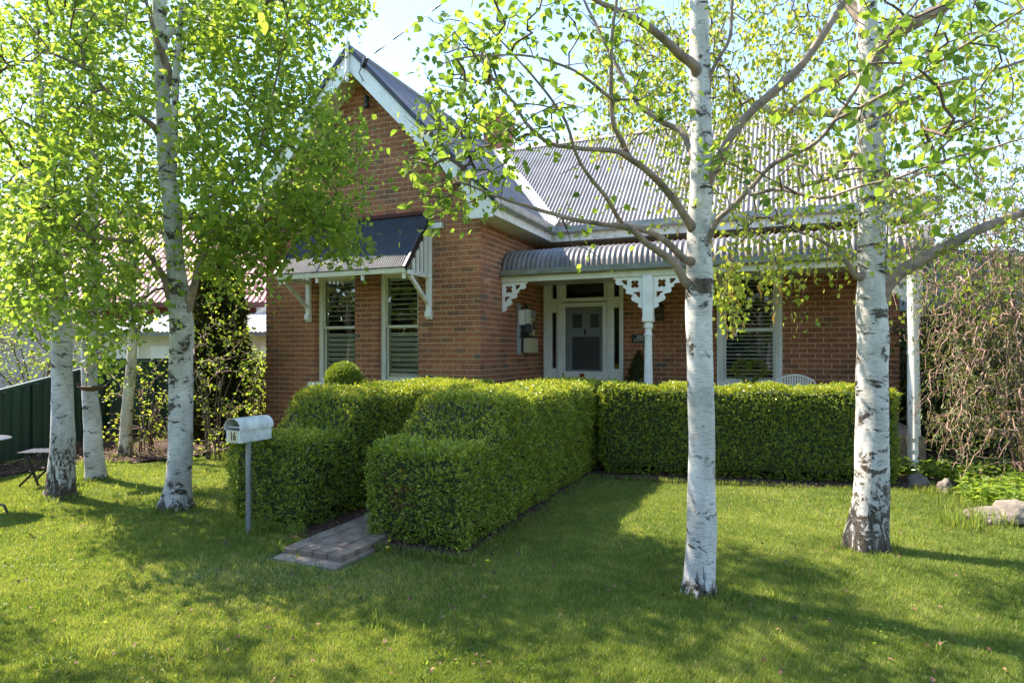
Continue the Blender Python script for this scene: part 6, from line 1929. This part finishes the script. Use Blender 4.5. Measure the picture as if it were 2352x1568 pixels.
# white slatted chair
cc = H2W(4.52, 1.75, .477)
ch_ = empty('garden_chair', cc, HA, 'white slatted garden chair with curved top on the verandah, only its back showing', 'chair', world_children=False)
mb = MB()
for (x, y) in ((-.22, -.22), (.22, -.22), (-.22, .22), (.22, .22)):
    mb = MB(); mb.tube([(x * 1.05, y * 1.05, 0), (x, y, .36)], .016, 8); mb.build('leg', M['white'], ch_, smooth=True)
mb = MB(); mb.box(-.25, .25, -.25, .25, .36, .385); mb.build('seat', M['white'], ch_, bevel=.01)
mb = MB()
arc_ = [(-.27, .25, .385), (-.29, .28, .56), (-.25, .30, .67), (-.13, .31, .735), (0, .31, .755), (.13, .31, .735), (.25, .30, .67), (.29, .28, .56), (.27, .25, .385)]
arc_ = [(x, -y, z) for x, y, z in arc_]
mb.tube(arc_, .014, 8); mb.build('back_frame', M['white'], ch_, smooth=True)
for i in range(13):
    x = -.21 + .035 * i; zt = .755 - .9 * x * x - 3.0 * x ** 4 - .012
    mb = MB(); mb.beam((x, -.255, .385), (x, -.305, max(.5, zt)), .022, .010, up=(0, 1, 0)); mb.build('slat', M['white'], ch_)

# ================================================================== LEFT SIDE THINGS
# green steel fence: run A recedes along the boundary, run B turns across
def fence_run(p0, p1, h0, h1, root, n):
    p0 = Vector(p0); p1 = Vector(p1)
    for i in range(n):
        a = p0.lerp(p1, i / n); b = p0.lerp(p1, (i + 1) / n); ha = h0 + (h1 - h0) * i / n; hb = h0 + (h1 - h0) * (i + 1) / n
        d = (b - a); L = d.length; d.normalize(); nrm = Vector((d.y, -d.x, 0))
        prof = [(0, 0), (.02, 0), (.04, .035), (.13, .035), (.15, 0), (.36, 0), (.38, .035), (.46, .035), (.48, 0), (.70, 0), (.72, .035), (.80, .035), (.82, 0), (1, 0)]
        vs = []; fs = []
        for u, o_ in prof:
            q = a + d * (u * (L - .05) + .025) + nrm * o_; h = ha + (hb - ha) * u
            vs += [(q.x, q.y, .02), (q.x, q.y, h - .03)]
        for j in range(len(prof) - 1): fs.append((2 * j, 2 * j + 2, 2 * j + 3, 2 * j + 1))
        mb = MB(); mb.add(vs, fs); mb.build('fence_panel', M['green_steel'], root)
        mb = MB(); mb.beam((a.x + nrm.x * .015, a.y + nrm.y * .015, ha), (b.x + nrm.x * .015, b.y + nrm.y * .015, hb), .06, .05); mb.build('rail', M['green_steel'], root)
        mb = MB(); mb.box(a.x - .03, a.x + .03, a.y - .03, a.y + .03, 0, ha + .02); mb.build('fence_post', M['green_steel'], root)
f0 = Vector((-6.60, 5.6, 0)); f1 = Vector((-7.55, 11.6, 0)); f2 = Vector((-4.9, 13.2, 0))
fr = empty('fence', f0, 0, 'dark green ribbed steel boundary fence behind the left birches', 'fence')
fence_run(f0, f1, .72, 1.36, fr, 8)
fence_run(f1, f2, 1.42, 1.42, fr, 4)
# hanging bird dish
hg = wp(201, 858, d2 - .25); dc = wp(211, 888, d2 - .28)
bd = empty('bird_dish', (dc.x, dc.y, dc.z), 0, 'rusty hanging bird dish on chains from a small birch stub', 'bird feeder')
mb = MB()
mb.lathe((dc.x, dc.y), [(.01, dc.z - .055), (.06, dc.z - .05), (.11, dc.z - .032), (.15, dc.z), (.155, dc.z + .006), (.145, dc.z + .002), (.10, dc.z - .022), (.05, dc.z - .04), (.005, dc.z - .045)], 24)
mb.build('dish', M['rust'], bd, smooth=True)
for k in range(3):
    a = k * 2.09 + .5; q = Vector((dc.x + .14 * math.cos(a), dc.y + .14 * math.sin(a), dc.z)); pts_ = [hg.lerp(q, i / 16) + Vector((.004 * (i % 2), 0, 0)) for i in range(17)]
    mb = MB(); mb.tube(pts_, .0035, 5); mb.build('chain', M['rust'], bd)
mb = MB(); q = Vector((dc.x - .165, dc.y, dc.z + .02))
mb.lathe((q.x, q.y), [(.002, q.z - .014), (.013, q.z - .006), (.014, q.z + .003), (.004, q.z + .014)], 8); mb.tube([(q.x, q.y, q.z + .01), (q.x - .014, q.y, q.z + .024), (q.x - .026, q.y, q.z + .024)], [.008, .008, .002], 6); mb.build('bird_ornament', M['rust'], bd, smooth=True)
# round table at the left edge
tc = Vector((-5.33, 6.1, 0))
tt_ = empty('round_table', tc, 0, 'round black metal garden table cut off by the left edge', 'table')
mb = MB(); mb.lathe((tc.x, tc.y), [(.33, .705), (.345, .71), (.345, .725), (.33, .73), (.0, .73)][:4], 32); mb.build('table_top', M['black'], tt_, smooth=True)
for s_ in (-1, 1):
    mb = MB(); mb.tube([(tc.x - s_ * .22, tc.y, .70), (tc.x, tc.y, .36), (tc.x + s_ * .22, tc.y + .02, .10), (tc.x + s_ * .36, tc.y + .0, .085), (tc.x + s_ * .40, tc.y, .0)], .012, 8); mb.build('leg', M['black'], tt_, smooth=True)
# folding seat
fc = wp(100, 1108, 7.5); fc = Vector((fc.x, fc.y, 0))
fs_ = empty('folding_chair', fc, R(8), 'low black folding garden seat half hidden by the dark-butted birch', 'chair', world_children=False)
for i in range(6):
    mb = MB(); mb.box(-.20 + i * .072, -.135 + i * .072, -.16, .16, .385, .40); mb.build('seat_slat', M['black'], fs_, bevel=.003)
for y in (-.15, .15):
    mb = MB(); mb.beam((-.18, y, 0), (.18, y, .38), .018, .022); mb.build('leg', M['black'], fs_)
    mb = MB(); mb.beam((.02, y + .02, 0), (-.12, y + .02, .38), .018, .022); mb.build('leg', M['black'], fs_)
mb = MB(); mb.tube([(-.1, -.15, .085), (-.1, .15, .085)], .007, 6); mb.build('stretcher', M['black'], fs_)

# ---- neighbour's house and shed ------------------------------------------
nh = empty('neighbour_house', (-12, 18, 0), 0, 'red brick neighbouring house with sun-bleached red corrugated roof beyond the fence', 'house', world_children=False)
mb = MB(); mb.box(-9, 4.6, 0, 8, 0, 3.0); mb.build('wall', M['mortar_pale'], nh)
rg = random.Random(9); mb = MB()
for r in range(34):
    x = -9 + (r % 2) * .12
    while x < 4.6:
        x1 = min(x + .23, 4.6)
        if x > 0 and r > 10: mb.box(x, x1, -.012, 0.05, r * .086, r * .086 + .076, rg.gauss(.5, .16))
        x += .24
mb.build('brickwork', M['brick_red'], nh, kind='stuff', tinted=True)
def nroof(w): 
    n = Vector((-.75, 1)).normalized()
    return [(-.6 + 4.6 * r / 3, 2.95 + 3.4 * r / 3, n.x, n.y) for r in range(4)]
corr('roof_sheet', M['red_roof'], nh, 15, 'a', -9.9, nroof, pitch=.16, amp=.022, spp=5, sheet=1.9)
mb = MB(); mb.add([(-9.9, 8.6, 2.95), (5.1, 8.6, 2.95), (5.1, 4, 6.35), (-9.9, 4, 6.35)], [(0, 1, 2, 3)]); mb.build('rear_roof', M['red_roof'], nh)
mb = MB(); mb.box(-9.9, 5.1, -.68, -.60, 2.80, 2.93); mb.build('gutter', M['brick_red'], nh)
mb = MB(); mb.prism([(4.62, 2.5), (5.1, 2.9), (5.1, 2.75), (4.62, 2.35)], -.5, -.4); mb.build('eave_bracket', M['white'], nh)
mb = MB(); mb.tube([(-9.8, 4, 6.38), (5.1, 4, 6.38)], .08, 8); mb.build('ridge_cap', M['red_roof'], nh)
sh_ = empty('shed', (-8.6, 14.4, 0), 0, 'cream shed with low white corrugated roof beyond the fence', 'shed', world_children=False)
mb = MB(); mb.box(-.9, 3.6, 0, 3, 0, 1.98); mb.build('wall', M['cream'], sh_)
def sroof(w): return [(-.35 + 3.6 * r / 2, 2.02 + .62 * r / 2, 0, 1) for r in range(3)]
corr('roof_sheet', M['pale_roof'], sh_, 5.2, 'a', -1.2, sroof, pitch=.10, amp=.015, spp=6, sheet=.85)
mb = MB(); mb.box(-1.2, 4.0, -.42, -.36, 1.92, 2.01); mb.build('gutter', M['gutter_green'], sh_)
for i in range(5):
    mb = MB(); mb.box(-.6 + i * .85, -.6 + i * .85 + .6, -.02, -.001, .9, 1.7); mb.build('wall_panel', M['white'], sh_, bevel=.004)
# house beyond at right
rh = empty('neighbour_house', (13.5, 21, 0), 0, 'brick house with blue-grey roof glimpsed past the right end of the verandah', 'house', world_children=False)
mb = MB(); mb.box(-3.5, 5, 0, 6, 0, 2.9); mb.build('wall', M['brick_red'], rh)
mb = MB(); mb.prism([(-4.1, 2.9), (5.6, 2.9), (3.2, 4.9), (-1.6, 4.9)], -.5, 6.5); mb.build('roof', M['awning'], rh)
for x in (-2.6, .2, 2.8):
    mb = MB(); mb.box(x, x + 1.0, -.03, -.001, .9, 2.2); w_ = mb.build('window', M['white'], rh)
    mb = MB(); mb.box(x + .08, x + .92, -.036, -.031, .98, 2.12); mb.build('pane', M['glass'], w_)
# unseen leaf belt behind the camera, added to darken the window reflections
rng = np.random.default_rng(99)
n = 12000; th = rng.uniform(-3.35, -.4, n); x = 42 * np.cos(th) + rng.normal(0, 1, n); y = 42 * np.sin(th) + 6 + rng.normal(0, 1, n); top = 7.5 + 2.4 * np.sin(th * 14) + 1.5 * np.sin(th * 31 + 1); z = rng.random(n) * top
build_leaves('added_tree_line', np.stack([x, y, z], 1), rng.normal(0, 1, (n, 3)), rng.normal(0, 1, (n, 3)), rng.uniform(.8, 1.4, n), np.clip(rng.normal(.3, .2, n), 0, 1), M['leaf_olive'], None, 'birch')
# trees across the street, behind the camera (seen in the window glass)
for i, (x, y, lab) in enumerate(((-7, -15, 'broad street tree left of the photographer across the road'), (3, -18, 'tall street tree straight behind the photographer'), (12, -13, 'street tree to the right behind the photographer'))):
    rng = np.random.default_rng(100 + i)
    tr = Tree('street_tree', lab, (x, y, 0), M['bark_c'])
    tr.trunk([(x, y, -.05, .28), (x, y, 1.5, .22), (x + .2, y, 4, .16), (x, y, 7, .06)], 12, i, .3)
    tr.grow(ell(rng, (x, y, 5.5), (4.4, 3.2, 4.2), 130), rng, step=.4, rtip=.012, skip_trunk_below=2)
    tr.leaves(rng, 4, (.18, .3), .35, 9, M['leaf_small'], 'birch', 0, .3, (.4, .2))
mb = MB(); mb.add([(-90, -14, -.02), (90, -14, -.02), (90, -7, -.02), (-90, -7, -.02)], [(0, 1, 2, 3)])
o = mb.build('road', simple('asphalt', (.045, .045, .048), (.065, .063, .06), 20, .9, .3)); o['kind'] = 'structure'

print('LEAVES', [getattr(t,'nleaf',0) for t in (t1,t2,t3,t4,t5,t6)])
